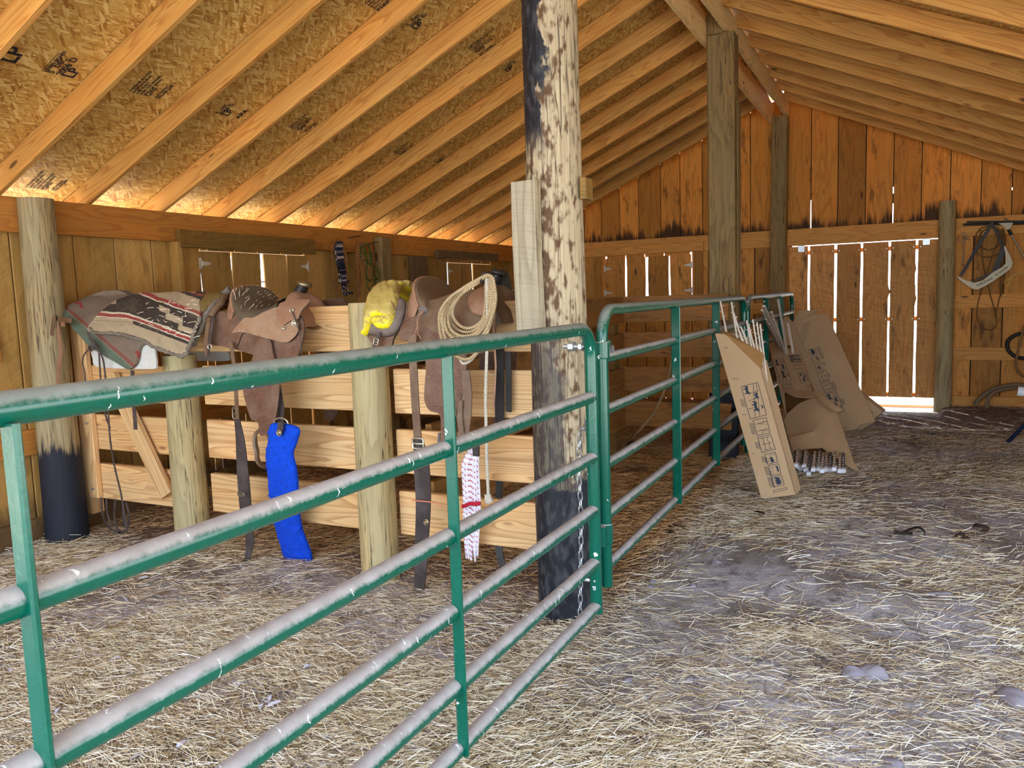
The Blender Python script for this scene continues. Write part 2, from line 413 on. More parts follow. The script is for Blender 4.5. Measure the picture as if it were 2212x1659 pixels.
def osb():
    q = N('osb'); u, v, _ = q.uv(); col = None
    for k, (ang, off) in enumerate(((0, 0), (20, 5), (-22, 11), (7, 17), (-48, 23))):
        c, s_ = math.cos(R(ang)), math.sin(R(ang))
        a = q.math('ADD', q.math('ADD', q.math('MULTIPLY', u, c), q.math('MULTIPLY', v, s_)), float(off))
        b = q.math('ADD', q.math('ADD', q.math('MULTIPLY', u, -s_), q.math('MULTIPLY', v, c)), float(off))
        vr = q.voro(q.vec(q.math('MULTIPLY', a, 13.), q.math('MULTIPLY', b, 68.), 0.), 1.)
        cr = q.sep(vr['Color'])
        gr = q.noise(q.vec(q.math('MULTIPLY', a, 15.), q.math('MULTIPLY', b, 300.), 0.), 1., 2.)
        tone = q.math('ADD', cr[1], q.math('MULTIPLY', q.math('SUBTRACT', gr, .5), .5))
        cc = q.ramp(tone, [(0., srgb(158, 110, 52)), (.2, srgb(188, 142, 76)), (.6, srgb(206, 164, 98)), (1., srgb(230, 200, 142))])
        if col is None: col = cc
        else: col = q.mix(q.math('GREATER_THAN', cr[0], .62), col, cc)
    sp = q.voro(q.vec(q.math('MULTIPLY', u, 45.), q.math('MULTIPLY', v, 90.), 0.), 1.)
    col = q.mix(q.math('MULTIPLY', q.math('MULTIPLY', q.math('GREATER_THAN', q.sep(sp['Color'])[0], .955), q.math('LESS_THAN', sp['Distance'], .32)), .8), col, srgb(78, 40, 12))
    col = q.mix(1., col, (.97, .92, .72, 1), 'MULTIPLY')
    return q.fin(col, .6)
M_osb = osb()
def dirt():
    q = N('dusty_ground'); p = q.pos(); x, y, z = q.sep(p)
    a = q.noise(p, 1.1, 4, .6); b = q.noise(p, 9., 5, .7); c = q.noise(p, 70., 3, .7)
    col = q.mix(q.step(a, .42, .62), srgb(180, 177, 180), srgb(134, 124, 116))
    col = q.mix(q.step(b, .45, .75), col, srgb(96, 88, 86))
    col = q.mix(q.math('MULTIPLY', q.step(c, .55, .75), .5), col, srgb(196, 198, 216))
    # browner inside the pens, warm light put into the colour; darker at far door
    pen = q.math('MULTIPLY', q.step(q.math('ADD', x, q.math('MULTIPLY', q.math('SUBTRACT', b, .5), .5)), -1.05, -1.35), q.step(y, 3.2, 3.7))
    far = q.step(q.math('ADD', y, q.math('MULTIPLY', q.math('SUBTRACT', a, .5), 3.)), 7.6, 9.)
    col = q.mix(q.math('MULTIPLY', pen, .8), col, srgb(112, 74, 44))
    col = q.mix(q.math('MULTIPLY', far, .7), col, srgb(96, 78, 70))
    q.bump(q.math('ADD', q.math('MULTIPLY', b, 1.5), c), .8, .02)
    return q.fin(col, .95)
M_dirt = dirt()
def straw():
    q = N('straw'); r = q.n('Attribute', attribute_name='rnd').outputs['Fac']
    col = q.ramp(r, [(0., srgb(60, 46, 34)), (.2, srgb(118, 96, 66)), (.42, srgb(200, 180, 136)), (.7, srgb(240, 230, 200)), (1., srgb(252, 250, 238))])
    p = q.pos(); x, y, z = q.sep(p)
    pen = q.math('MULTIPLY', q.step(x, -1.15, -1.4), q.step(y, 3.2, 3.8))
    col = q.mix(q.math('MULTIPLY', pen, .85), col, q.mix(1., col, (.86, .54, .26, 1), 'MULTIPLY'))  # redder straw in the pens, the warm light there put into the colour
    return q.fin(col, .55)
M_straw = straw()
def gatepaint():
    q = N('green_gate_paint'); p = q.pos(); x, y, z = q.sep(p)
    nrm = q.sep(q.n('NewGeometry').outputs['Normal'])[2]
    nz = q.noise(p, 18., 4, .65); n2 = q.noise(p, 90., 3, .7)
    g = q.mix(n2, srgb(0, 70, 55), srgb(6, 98, 77))
    dustc = q.mix(nz, srgb(134, 124, 118), srgb(196, 192, 192))
    dm = q.step(q.math('ADD', q.math('ADD', nrm, q.math('MULTIPLY', q.math('SUBTRACT', nz, .5), .6)), q.math('MULTIPLY', q.math('SUBTRACT', n2, .5), .5)), .08, .62)
    top = q.step(z, 1.29, 1.33)                     # top tubes get rubbed cleaner than the lower ones
    dm = q.math('MULTIPLY', dm, q.math('SUBTRACT', .92, q.math('MULTIPLY', top, .42)))
    col = q.mix(dm, g, dustc)
    # chalky streaks running down the round of the pipe
    dr = q.voro(q.vec(q.math('MULTIPLY', x, 12.), q.math('ADD', q.math('MULTIPLY', y, 52.), q.math('MULTIPLY', nz, 3.)), q.math('MULTIPLY', z, 11.)), 1.)
    dmk = q.math('MULTIPLY', q.math('LESS_THAN', q.math('ADD', dr['Distance'], q.math('MULTIPLY', n2, .3)), .27), q.math('GREATER_THAN', q.sep(dr['Color'])[0], .42))
    col = q.mix(q.math('MULTIPLY', dmk, .85), col, srgb(228, 234, 230))
    q.bump(nz, .15, .004)
    q.b.inputs['Specular IOR Level'].default_value = .5
    return q.fin(col, q.math('ADD', .2, q.math('MULTIPLY', dm, .6)))
M_gate = gatepaint()
M_rope0 = plain('old_rope', srgb(150, 124, 88), .9, bump=.5, sc=90.)
M_zinc = plain('galvanised_metal', srgb(190, 196, 200), .35, .8)
M_hinge = plain('zinc_hinge', srgb(214, 208, 190), .45, .4)
M_dark = plain('inside_dark', srgb(40, 30, 22), .8)
M_ink = plain('printing_ink', srgb(44, 34, 40), .8, var=.1)
M_out = plain('pale_outside_ground', srgb(206, 196, 176), .95, sc=2.)
M_outgrass = plain('dry_pasture', srgb(180, 172, 120), .95, sc=1.)
# ---------------------------------------------------------------- roof
YG = 10.95          # inside face of the gable wall
XL = -5.20          # inside face of the left wall boards
def zl(x): return 2.25+.445*(x+5.12)
def zr(x): return 3.84-.44*(x+1.45)
ORD = ['first', 'second', 'third', 'fourth', 'fifth', 'sixth', 'seventh', 'eighth', 'ninth', 'tenth', 'eleventh', 'twelfth', 'thirteenth', 'fourteenth', 'fifteenth', 'sixteenth', 'seventeenth', 'eighteenth', 'nineteenth', 'twentieth', 'twenty-first', 'twenty-second', 'twenty-third', 'twenty-fourth']
def slopeboard(mb, x0, x1, zf, y, depth=.14, th=.038):
    a = V(x0, y, zf(x0)); b = V(x1, y, zf(x1)); d = (b-a).normalized(); n_ = V(-d.z, 0, d.x)
    if n_.z < 0: n_ = -n_
    mb.board(a+n_*depth/2, b+n_*depth/2, n_*depth, (0, th, 0), n=1)
for k in range(-8, 12):
    y = 3.735+.62*k
    mb = MB(); slopeboard(mb, -5.72, -1.56, zl, y); o = mb.build('rafter', M_rafter)
    if True: tag(o, '%s rafter from the gable wall on the left roof slope, new fir' % ORD[11-k], 'rafter', 'rafters of the left roof slope')
    else: tag(o, 'rafter of the left roof slope overhead near the open end', 'rafter', 'rafters of the left roof slope')
    mb = MB(); slopeboard(mb, -1.43, 2.75, zr, y); o = mb.build('rafter', M_rafter)
    if True: tag(o, '%s rafter from the gable wall on the right roof slope, new fir' % ORD[11-k], 'rafter', 'rafters of the right roof slope')
    else: tag(o, 'rafter of the right roof slope overhead near the open end', 'rafter', 'rafters of the right roof slope')
def sheath(name, zf, x0, x1):
    mb = MB(); L = math.hypot(x1-x0, zf(x1)-zf(x0)); d = V(x1-x0, 0, zf(x1)-zf(x0)).normalized(); n_ = V(-d.z, 0, d.x)
    if n_.z < 0: n_ = -n_
    s0 = 0; row = 0
    while s0 < L-.01:
        s1 = min(L, s0+1.22); y0 = -1.6-(row % 2)*1.22
        while y0 < YG+.25:
            y1 = min(y0+2.44, YG+.25); ya = max(y0, -1.6)
            a = V(x0, 0, zf(x0))+d*((s0+s1)/2)+n_*(.149)
            mb.board(a+V(0, ya+.001, 0), a+V(0, y1-.001, 0), d*(s1-s0-.003), n_*.012, bev=.0005)
            y0 += 2.44
        s0 += 1.22; row += 1
    # roofing above the panels so that no daylight comes through the joints
    a = V(x0, 0, zf(x0))+d*(L/2)+n_*(.166)
    mb.board(a+V(0, -1.65, 0), a+V(0, YG+.3, 0), d*(L+.02), n_*.015, mi=1)
    return struct(mb.build(name, [M_osb, M_dark]))
ceil_l = sheath('ceiling_left', zl, -5.72, -1.56)
ceil_r = sheath('ceiling_right', zr, -1.50, 2.75)
mb = MB(); mb.board((-1.5, -1.6, zl(-1.5)+.225), (-1.5, YG+.25, zl(-1.5)+.225), (.5, 0, 0), (0, 0, .02)); struct(mb.build('trim_9', M_header))
# ridge beams
def rough_beam(x, z0, z1, th, seed):
    mb = MB(); n = 70; rr = random.Random(seed); ys = [-1.5+(YG-.05+1.5)*i/n for i in range(n+1)]
    bot = [z0+.012*noise.noise(V(y*2.5, seed, 0))+.008*noise.noise(V(y*9, seed, 3)) for y in ys]
    vs = []; 
    for y, b in zip(ys, bot): vs += [V(x-th/2, y, b), V(x+th/2, y, b+.006*noise.noise(V(y*12, 5, 5))), V(x+th/2, y, z1), V(x-th/2, y, z1)]
    fs = []; fuv = []
    for i in range(n):
        for k, (p, q_) in enumerate(((0, 1), (1, 2), (2, 3), (3, 0))):
            fs.append([i*4+p, i*4+q_, i*4+4+q_, i*4+4+p]); va, vb = ((0, th), (th, th+.24), (0, th), (.24, 0))[k]
            fuv.append([(ys[i], va), (ys[i], vb), (ys[i+1], vb), (ys[i+1], va)])
    fs += [[3, 2, 1, 0], [n*4, n*4+1, n*4+2, n*4+3]]; fuv += [[(0, 0), (0, .04), (.2, .04), (.2, 0)]]*2
    mb.addq(vs, fs, fuv, .3); return mb
tag(rough_beam(-1.585, 3.60, 3.84, .042, 4).build('ridge_beam', M_ridge), 'rough sawn ridge board under the feet of the left rafters, its inner face in shade', 'beam')
tag(rough_beam(-1.405, 3.68, 3.86, .045, 9).build('ridge_beam', M_ridge), 'pale rough ridge board with a ragged lower edge carrying the right rafters', 'beam')

# ---------------------------------------------------------------- left wall
mb = MB(); y = -1.6; cuts = [-1.6]
lj = [3.18-.28*k for k in range(17, 0, -1)]+[3.20, 3.64, 3.96, 4.28]
cuts = [c for c in lj if c > -1.6]; y = cuts[-1]
while y < YG-.3: y += random.uniform(.25, .30); cuts.append(y)
cuts[-1] = YG+.02
WA = (atx(430, 562, XL+.0).y, atx(660, 572, XL).y)       # opening A (shutter) along the wall
WB = (atx(965, 578, XL).y, atx(1060, 590, XL).y)
WZ = (1.32, 1.985)
def cut_board(mb, mk, c0, c1, z0, z1, openings):
    # vertical board between c0..c1; pieces removed where an opening [o0,o1]x[zz0,zz1] crosses it
    segs = [(c0, c1, z0, z1)]
    for (o0, o1, zz0, zz1) in openings:
        new = []
        for (a, b, p, q_) in segs:
            if b <= o0 or a >= o1: new.append((a, b, p, q_)); continue
            if a < o0: new.append((a, o0, p, q_))
            if b > o1: new.append((o1, b, p, q_))
            lo, hi = max(a, o0), min(b, o1)
            if p < zz0: new.append((lo, hi, p, min(q_, zz0)))
            if q_ > zz1: new.append((lo, hi, max(p, zz1), q_))
        segs = new
    rn = random.random()
    for (a, b, p, q_) in segs:
        if b-a > .012 and q_-p > .01: mk(mb, a, b, p, q_, rn)
def mk_left(mb, a, b, p, q_, rn):
    mb.board((XL-.011, (a+b)/2, p), (XL-.011, (a+b)/2, q_), (0, b-a-.009, 0), (.022, 0, 0), rn, n=1)
opl = [(WA[0]+.015, WA[1]-.015, WZ[0], WZ[1]-.014), (WB[0]+.015, WB[1]-.015, WZ[0], WZ[1]-.014)]
for c0, c1 in zip(cuts[:-1], cuts[1:]): cut_board(mb, mk_left, c0, c1, -.05, 2.19, opl)
for c in cuts[1:-1]:
    if not any(o[0]-.05 < c < o[1]+.05 for o in opl): mb.board((XL-.034, c, -.05), (XL-.034, c, 2.15), (0, .06, 0), (.02, 0, 0), mi=1)
struct(mb.build('wall_left', [M_side, M_dark]))
mb = MB(); mb.board((-5.14, -1.6, 2.137), (-5.14, atx(65, 450, -5.12).y, 2.137), (0, 0, .225), (.038, 0, 0)); struct(mb.build('trim_1', M_header))
mb = MB(); mb.board((-5.14, atx(65, 450, -5.12).y+.004, 2.137), (-5.14, atx(850, 520, -5.12).y, 2.137), (0, 0, .225), (.038, 0, 0), n=3); struct(mb.build('trim_2', M_header))
mb = MB(); mb.board((-5.14, atx(850, 520, -5.12).y+.004, 2.137), (-5.14, YG-.02, 2.137), (0, 0, .225), (.038, 0, 0), n=3); struct(mb.build('trim_3', M_header))
for nm, z0, z1, ye in (('trim_4', 1.20, 1.35, YG), ('trim_5', .57, .74, YG), ('baseboard_left', -.02, .14, YG)):
    mb = MB(); mb.board((XL+.02, -1.6, (z0+z1)/2), (XL+.02, 3.05 if nm == 'trim_4' else ye-.03, (z0+z1)/2), (0, 0, z1-z0), (.036, 0, 0), n=4); struct(mb.build(nm, M_header if nm != 'baseboard_left' else M_side))

def hinge(c, along, out, parent, flip=1):
    # zinc T hinge: leaf + tapering strap
    al = Vector(along)*flip; ou = Vector(out); c = Vector(c); mb = MB(); z = V(0, 0, 1)
    mb.board(c-z*.045, c+z*.045, al*.028, ou*.003, bev=.0005)
    vs = [c+al*.014+z*.022+ou*.002, c+al*.014-z*.022+ou*.002, c+al*.105-z*.007+ou*.002, c+al*.105+z*.007+ou*.002]
    mb.add([p-ou*.002 for p in vs]+[p+ou*.002 for p in vs], [[3, 2, 1, 0], [4, 5, 6, 7], [0, 1, 5, 4], [1, 2, 6, 5], [2, 3, 7, 6], [3, 0, 4, 7]], [(0, 0)]*8)
    mb.tube([c+al*.016-z*.022+ou*.004, c+al*.016+z*.022+ou*.004], .004, 8)
    return mb.build('hinge', M_hinge, parent)
def shutter(name, mk, planks, gaps, z0, z1, mat, al, out, hl, cross=True):
    # planks: list of (a,b) along; builds window root with plank leaves, hinges
    r_ = bpy.data.objects.new(name, None); COL.objects.link(r_); r_['kind'] = 'structure'
    mb = MB()
    for a, b in planks: mk(mb, a, b, z0, z1, random.random())
    mb.build('shutter_panel', mat, r_)
    for p, fl in hl: hinge(p, al, out, r_, fl)
    return r_
def planks_from(xs, g): return [(a+g/2, b-g/2) for a, b in zip(xs[:-1], xs[1:])]
ya = [WA[0]]+[atx(px, 560, XL).y for px in (497, 562, 615)]+[WA[1]]
pl = [(ya[0]+.004, ya[1]-.006), (ya[1]+.006, ya[2]-.018), (ya[2]+.018, ya[3]-.006), (ya[3]+.006, ya[4]-.004)]
def mk_sh(mb, a, b, p, q_, rn): mb.board((XL+.012, (a+b)/2, p), (XL+.012, (a+b)/2, q_), (0, b-a, 0), (.02, 0, 0), rn, n=6, bow=.006)
w1 = shutter('window_1', mk_sh, pl, 0, WZ[0], WZ[1]-.018, M_side, (0, 1, 0), (1, 0, 0), [((XL+.024, WA[0]-.01, 1.865), 1), ((XL+.024, WA[1]+.01, 1.865), -1), ((XL+.024, WA[0]-.01, 1.40), 1), ((XL+.024, WA[1]+.01, 1.40), -1)])
c = atx(562, 609, XL); mb = MB(); mb.tube([c+V(.01, -.05, .0), c+V(.02, 0, .0), c+V(.01, .05, 0)], .006, 8); mb.box(c+V(.01, -.04, 0), (.01, .03, .03)); mb.build('bolt_latch', M_hinge, w1)
yb = [WB[0], atx(1018, 590, XL).y, WB[1]]
w2 = shutter('window_2', mk_sh, [(yb[0]+.004, yb[1]-.02), (yb[1]+.02, yb[2]-.004)], 0, WZ[0], WZ[1]-.018, M_side, (0, 1, 0), (1, 0, 0), [((XL+.024, WB[0]-.01, 1.86), 1)])
# boards over the two left wall openings
def hdrboard(pxa, pya, pxb, pyb, X, h, mat, label):
    a = atx(pxa, pya, X); b = atx(pxb, pyb, X); mb = MB(); mb.board((X, a.y, a.z), (X, b.y, a.z), (0, 0, h), (.04, 0, 0), n=2)
    return tag(mb.build('header_board', mat), label, 'board')
hdrboard(386, 515, 678, 528, -5.06, .135, M_brownb, 'dark brown weathered board over the larger shuttered opening in the left wall')
hdrboard(944, 548, 1074, 556, -5.07, .10, M_slate, 'grey board over the small shuttered opening farther along the left wall')
mb = MB(); c = atx(386, 560, -5.10); mb.board((-5.10, c.y-.02, 1.3), (-5.10, c.y-.02, 2.02), (0, .05, 0), (.09, 0, 0)); struct(mb.build('trim_6', M_side))

# ---------------------------------------------------------------- gable wall
def gx(px, py=400): return aty(px, py, YG).x
DX = (gx(1705, 600), gx(2032, 600)); DZ = (.10, 2.035)
WX = (gx(1309, 590), gx(1494, 590)); WGZ = (1.40, 2.02)
xs = sorted([gx(p) for p in (1469, 1517, 1574, 1621, 1700, 1752, 1810, 1870, 1930, 1991, 2053, 2120, 2187)]); 
while xs[0] > -5.15: xs.insert(0, xs[0]-random.uniform(.26, .32))
while xs[-1] < 2.35: xs.append(xs[-1]+random.uniform(.26, .3))
mb = MB()
def mk_g(mb, a, b, p, q_, rn, g=.011): mb.board(((a+b)/2, YG+.011, p), ((a+b)/2, YG+.011, q_), (b-a-g, 0, 0), (0, .022, 0), rn)
leak = {gx(1621): .0, gx(1930): .0}
for a, b in zip(xs[:-1], xs[1:]):
    rn = random.random(); f = lambda x: (zl(x) if x < -1.5 else zr(x))+.12
    p0, p1 = a+.005, b-.005
    vs = [V(p0, YG, 2.10), V(p1, YG, 2.10), V(p1, YG, min(f(p1), 4.0)), V(p0, YG, min(f(p0), 4.0))]; vs += [v+V(0, .022, 0) for v in vs]
    u = [(v.z, v.x) for v in vs]
    mb.add(vs, [[0, 1, 2, 3], [7, 6, 5, 4], [1, 0, 4, 5], [2, 1, 5, 6], [3, 2, 6, 7], [0, 3, 7, 4]], u, rn)
for i, c in enumerate(xs[1:-1]):
    zt = min((zl(c) if c < -1.5 else zr(c))+.1, 3.95)
    segs = [(2.10, zt)]
    if abs(c-gx(1752)) < .02: segs = [(2.62, zt)]
    elif abs(c-gx(1930)) < .02: segs = [(2.10, 2.12), (2.50, 2.62), (2.70, zt)]
    elif abs(c-gx(2187)) < .02: segs = [(2.05, 2.55), (2.58, zt)]
    for a, b in segs: mb.board((c, YG+.034, a), (c, YG+.034, b), (.05, 0, 0), (0, .02, 0), mi=1)
struct(mb.build('wall_back', [M_gab_up, M_dark]))
xs = sorted([gx(1272, 800), gx(1290, 800), gx(1560, 600), gx(1630, 600), DX[0]-.002, DX[1]+.002, gx(2097, 750), gx(2163, 750)]+[WX[0], WX[1]])
full = [-5.2]
while full[-1] < xs[0]-.2: full.append(full[-1]+random.uniform(.24, .3))
k = WX[0]
full += [WX[0], WX[0]+.3, WX[0]+.58, WX[0]+.86, WX[1], gx(1530, 600), gx(1580, 600), gx(1630, 600), DX[0]]
full = sorted(set(full)); full = [full[0]]+[b for a, b in zip(full[:-1], full[1:]) if b-a > .06]
mb = MB()
for a, b in zip(full[:-1], full[1:]): cut_board(mb, mk_g, a, b, -.05, 2.10, [(WX[0]+.015, WX[1]-.015, WGZ[0], WGZ[1]-.012)])
rb = [DX[1], gx(2097, 750), gx(2163, 750), gx(2163, 750)+.29, gx(2163, 750)+.57, 2.32]
for a, b in zip(rb[:-1], rb[1:]): cut_board(mb, mk_g, a, b, -.05, 2.10, [])
for c in full[1:-1]+rb[1:-1]:
    if not WX[0]-.02 < c < WX[1]+.02: mb.board((c, YG+.034, .12), (c, YG+.034, 2.1), (.05, 0, 0), (0, .02, 0), mi=1)
    else: mb.board((c, YG+.034, .02), (c, YG+.034, WGZ[0]), (.05, 0, 0), (0, .02, 0), mi=1)
for c in DX: mb.board((c, YG+.04, -.02), (c, YG+.04, 2.1), (.06, 0, 0), (0, .02, 0), mi=1)
struct(mb.build('wall_back_lower', [M_gab_lo, M_dark])); bpy.data.objects['wall_back_lower'].name = 'wall_back'
for nm, x0, x1, z0, z1 in (('trim_7', -5.15, gx(1668, 500)-.0, 2.045, 2.26), ('trim_8', gx(1700, 500)-.02, 2.32, 2.045, 2.26)):
    mb = MB(); mb.board((x0, YG-.02, (z0+z1)/2), (x1, YG-.02, (z0+z1)/2), (0, 0, z1-z0), (0, .038, 0), n=3); struct(mb.build(nm, M_girt))
for nm, p0, p1 in (('trim_10', 636, 665), ('trim_11', 750, 778)):
    z0, z1 = aty(2120, p1, YG).z, aty(2120, p0, YG).z
    mb = MB(); mb.board((DX[1]+.08, YG-.02, (z0+z1)/2), (2.32, YG-.02, (z0+z1)/2), (0, 0, z1-z0), (0, .038, 0)); struct(mb.build(nm, M_girt))
mb = MB(); mb.board((DX[1]+.08, YG-.02, .06), (2.32, YG-.02, .06), (0, 0, .16), (0, .038, 0)); struct(mb.build('baseboard_back', M_girt))
z0, z1 = aty(1640, 678, YG).z, aty(1640, 655, YG).z
mb = MB(); mb.board((-5.1, YG-.02, (z0+z1)/2), (DX[0]-.05, YG-.02, (z0+z1)/2), (0, 0, z1-z0), (0, .038, 0)); struct(mb.build('trim_12', M_girt))
# gable window: plank shutter
xa = [WX[0]]+[gx(p, 590) for p in (1353, 1398, 1447)]+[WX[1]]; gp = [.004, .022, .04, .02, .004]
mb = MB(); r_ = bpy.data.objects.new('window_3', None); COL.objects.link(r_); r_['kind'] = 'structure'
for i in range(4): mb.board(((xa[i]+gp[i]/2+xa[i+1]-gp[i+1]/2)/2, YG-.012, WGZ[0]), ((xa[i]+gp[i]/2+xa[i+1]-gp[i+1]/2)/2, YG-.012, WGZ[1]-.006), (xa[i+1]-xa[i]-gp[i]/2-gp[i+1]/2, 0, 0), (0, .02, 0), n=8, bow=.004)
mb.build('shutter_panel', M_gab_lo, r_)
for x_, fl in ((WX[0]-.01, 1), (WX[1]+.01, -1)):
    hinge((x_, YG-.024, aty(1313, 581, YG).z), (1, 0, 0), (0, -1, 0), r_, fl); hinge((x_, YG-.024, aty(1313, 633, YG).z), (1, 0, 0), (0, -1, 0), r_, fl)
a = aty(1287, 546, 10.87); b = aty(1520, 538, 10.87)
mb = MB(); mb.board((a.x, 10.87, a.z+.005), (b.x, 10.87, a.z+.005), (0, 0, .12), (0, .04, 0), n=3)
tag(mb.build('header_board', M_girt), 'rust brown board nailed over the shuttered opening in the gable wall', 'board')
mb = MB(); 
for x_ in (WX[0]-.12, WX[1]+.10): mb.board((x_, YG-.02, 1.35), (x_, YG-.02, 2.04), (.12, 0, 0), (0, .038, 0))
struct(mb.build('trim_13', M_gab_lo))

# ---------------------------------------------------------------- plank door
d = bpy.data.objects.new('door_1', None); COL.objects.link(d); d['kind'] = 'structure'; d.location = (0, 0, 0)
ss = [DX[0]-.004]+[gx(p, 600) for p in (1747, 1804.7, 1861, 1921, 1979.5)]+[DX[1]+.004]
gp = [0, .026, .030, .026, .022, .025, 0]; mb = MB()
for i in range(6):
    a, b = ss[i]+gp[i]/2, ss[i+1]-gp[i+1]/2; W = b-a; rn = random.random(); n = 44
    ph = random.uniform(0, 9); vs = []; Lz = DZ[1]-DZ[0]+.002
    for j in range(n+1):
        z = DZ[0]+Lz*j/n
        l = a+(.004*noise.noise(V(z*3, i*7.1, 1)) if i else 0); r2 = b+(.004*noise.noise(V(z*3, i*7.1+3, 2)) if i < 5 else 0)
        if i == 4: r2 += .020*max(0, 1-abs(z-1.70)/.045)+.020*max(0, 1-abs(z-1.33)/.07)+.012*max(0, 1-abs(z-1.44)/.05)
        if i == 3: r2 += .030*max(0, 1-abs(z-1.42)/.06)
        if i == 1: r2 += .036*max(0, 1-abs(z-.70)/.05)
        for x_, y_ in ((l, YG-.002), (r2, YG-.002), (r2, YG+.022), (l, YG+.022)): vs.append(V(x_, y_, z))
    fs = []; fuv = []
    for j in range(n):
        for k, (p, q_) in enumerate(((0, 1), (1, 2), (2, 3), (3, 0))):
            fs.append([j*4+p, j*4+q_, j*4+4+q_, j*4+4+p]); va, vb = ((0, W), (0, .02), (W, 0), (.02, 0))[k]
            fuv.append([(j/n*Lz, va), (j/n*Lz, vb), ((j+1)/n*Lz, vb), ((j+1)/n*Lz, va)])
    fs += [[3, 2, 1, 0], [n*4, n*4+1, n*4+2, n*4+3]]; fuv += [[(0, 0), (0, .1), (.02, .1), (.02, 0)]]*2
    mb.addq(vs, fs, fuv, rn)
mb.build('door_panel', M_door, d)
mb = MB()
for z in (aty(1860, 550, YG).z+.06, aty(1860, 690, YG).z, .13):
    mb.board((DX[0]+.02, YG+.045, z), (DX[1]-.02, YG+.045, z), (0, 0, .055), (0, .03, 0))
mb.build('door_brace', M_door, d)
for px, py in ((1731, 537), (2001, 521)):
    c = aty(px, py, YG-.02); mb = MB(); mb.box(c, (.075, .004, .09)); mb.tube([c+V(0, -.002, 0), c+V(0, -.02, 0)], .022, 12); mb.tube([c+V(0, -.018, -.01), c+V(0, -.03, -.01)], .01, 6)
    mb.build('hanger_bracket', M_zinc, d)
mb = MB()
for s_ in ss[1:-1]:
    for z in (aty(1860, 550, YG).z+.06, aty(1860, 690, YG).z, .13):
        for e in (-.035, .04): mb.tube([V(s_+e, YG-.008, z), V(s_+e, YG-.001, z)], .006, 6)
mb.build('bolt_heads', M_zinc, d); bpy.data.objects['bolt_heads']['kind'] = 'stuff'

# unseen right hand wall, added to block side daylight from the far end
mb = MB(); y = 4.4
while y < YG: b_ = min(YG, y+.28); mb.board((2.36, (y+b_)/2, -.05), (2.36, (y+b_)/2, 2.1), (0, b_-y-.005, 0), (.022, 0, 0)); mb.board((2.39, y, -.05), (2.39, y, 2.1), (0, .05, 0), (.02, 0, 0)); y = b_
struct(mb.build('wall_right_added', M_side))
mb = MB(); mb.board((2.33, -1.6, 2.03), (2.33, YG, 2.03), (0, 0, .22), (.038, 0, 0)); struct(mb.build('trim_14', M_header))

# ---------------------------------------------------------------- ground
def gz(x, y):
    p = V(x, y, 0)
    h = .022*noise.noise(p*.9)+.014*noise.noise(p*2.7+V(5, 5, 0))+.007*noise.noise(p*8)+.0035*noise.noise(p*22)
    h += .05*math.exp(-((x-1.0)**2/.5+(y-10.6)**2/.15))
    if y > 9.8 and -1.6 < x < .4: h = h*max(0, 1-(y-9.8)/.9)-.07*min(1, (y-9.8)/1.0)
    return h-.004
nx, ny = 230, 300; xs_ = np.linspace(-5.3, 3.2, nx); t_ = np.linspace(0, 1, ny); ys_ = -.8+(11.9+.8)*t_**1.35
P = [[V(x, y, gz(x, y)) for y in ys_] for x in xs_]
fl = MB().grid(P, 0.).build('floor', M_dirt, smooth=True, angle=180); struct(fl)
HG = np.array([[p.z for p in row] for row in P])
mb = MB()
e0 = MB(); e0.box((0, 60, -.09), (300, 97.4, .1)); e0.box((-60, 5, -.08), (109, 60, .1)); e0.box((63.3, 5, -.08), (120, 60, .1)); e0.box((0, -41, -.085), (200, 80, .1))
g = e0.build('ground_outside', M_out); g['kind'] = 'structure'
# ---------------------------------------------------------------- posts
def logpost(name, c, r0, r1, z0, z1, mat, label, seed=1, lean=(0, 0), seg=28, n=24, top=.01, cat='post'):
    mb = MB(); vs = []; P = []
    for k in range(seg):
        row = []
        for j in range(n+1):
            t = j/n; z = z0+(z1-z0)*t; a = 2*PI*k/seg
            r_ = r0+(r1-r0)*t; r_ *= 1+.035*noise.noise(V(math.cos(a)*1.2, math.sin(a)*1.2, z*1.2+seed*7))+.012*noise.noise(V(math.cos(a)*5, math.sin(a)*5, z*3+seed))
            row.append(V(lean[0]*(z-z0)+r_*math.cos(a), lean[1]*(z-z0)+r_*math.sin(a), z))
        P.append(row)
    rm = max(r0, r1)
    mb.grid(P, .37, closed_u=True, uv=lambda i, j: (j/n*(z1-z0), i/seg*2*PI*rm))
    tp = [P[k][-1] for k in range(seg)]; cc = sum(tp, V(0, 0, 0))/seg+V(0, 0, .004)
    mb.add(tp+[cc], [[i, (i+1) % seg, seg] for i in range(seg)], [(p.x*.4, p.y) for p in tp]+[(0, 0)], .37)
    o = mb.build(name, mat, smooth=True, angle=50, origin=None); o.location = (c[0], c[1], 0)
    return tag(o, label, cat)
a = atz(150, 1172)
logpost('wall_post', (-5.035, 3.29), .135, .105, -.05, 2.235, M_leftpost, 'tall weathered round post against the left wall, its foot black with tar', 2)
logpost('stall_post', (aty(394, 850, 3.43).x, 3.43), .108, .098, -.05, 1.22, M_log, 'short peeled round post under the saddle blankets, left of the blue fleece', 5)
logpost('stall_post', (aty(810, 1000, 3.43).x, 3.43), .105, .098, -.05, 1.50, M_log, 'peeled round stall post standing beneath the yellow bundle', 8)
big = logpost('log_post', (-1.43, 3.36), .135, .118, -.05, 3.70, M_burnt, 'thick charred log post rising in the middle from floor to ridge', 11, lean=(-.002, 0), seg=40, n=50)
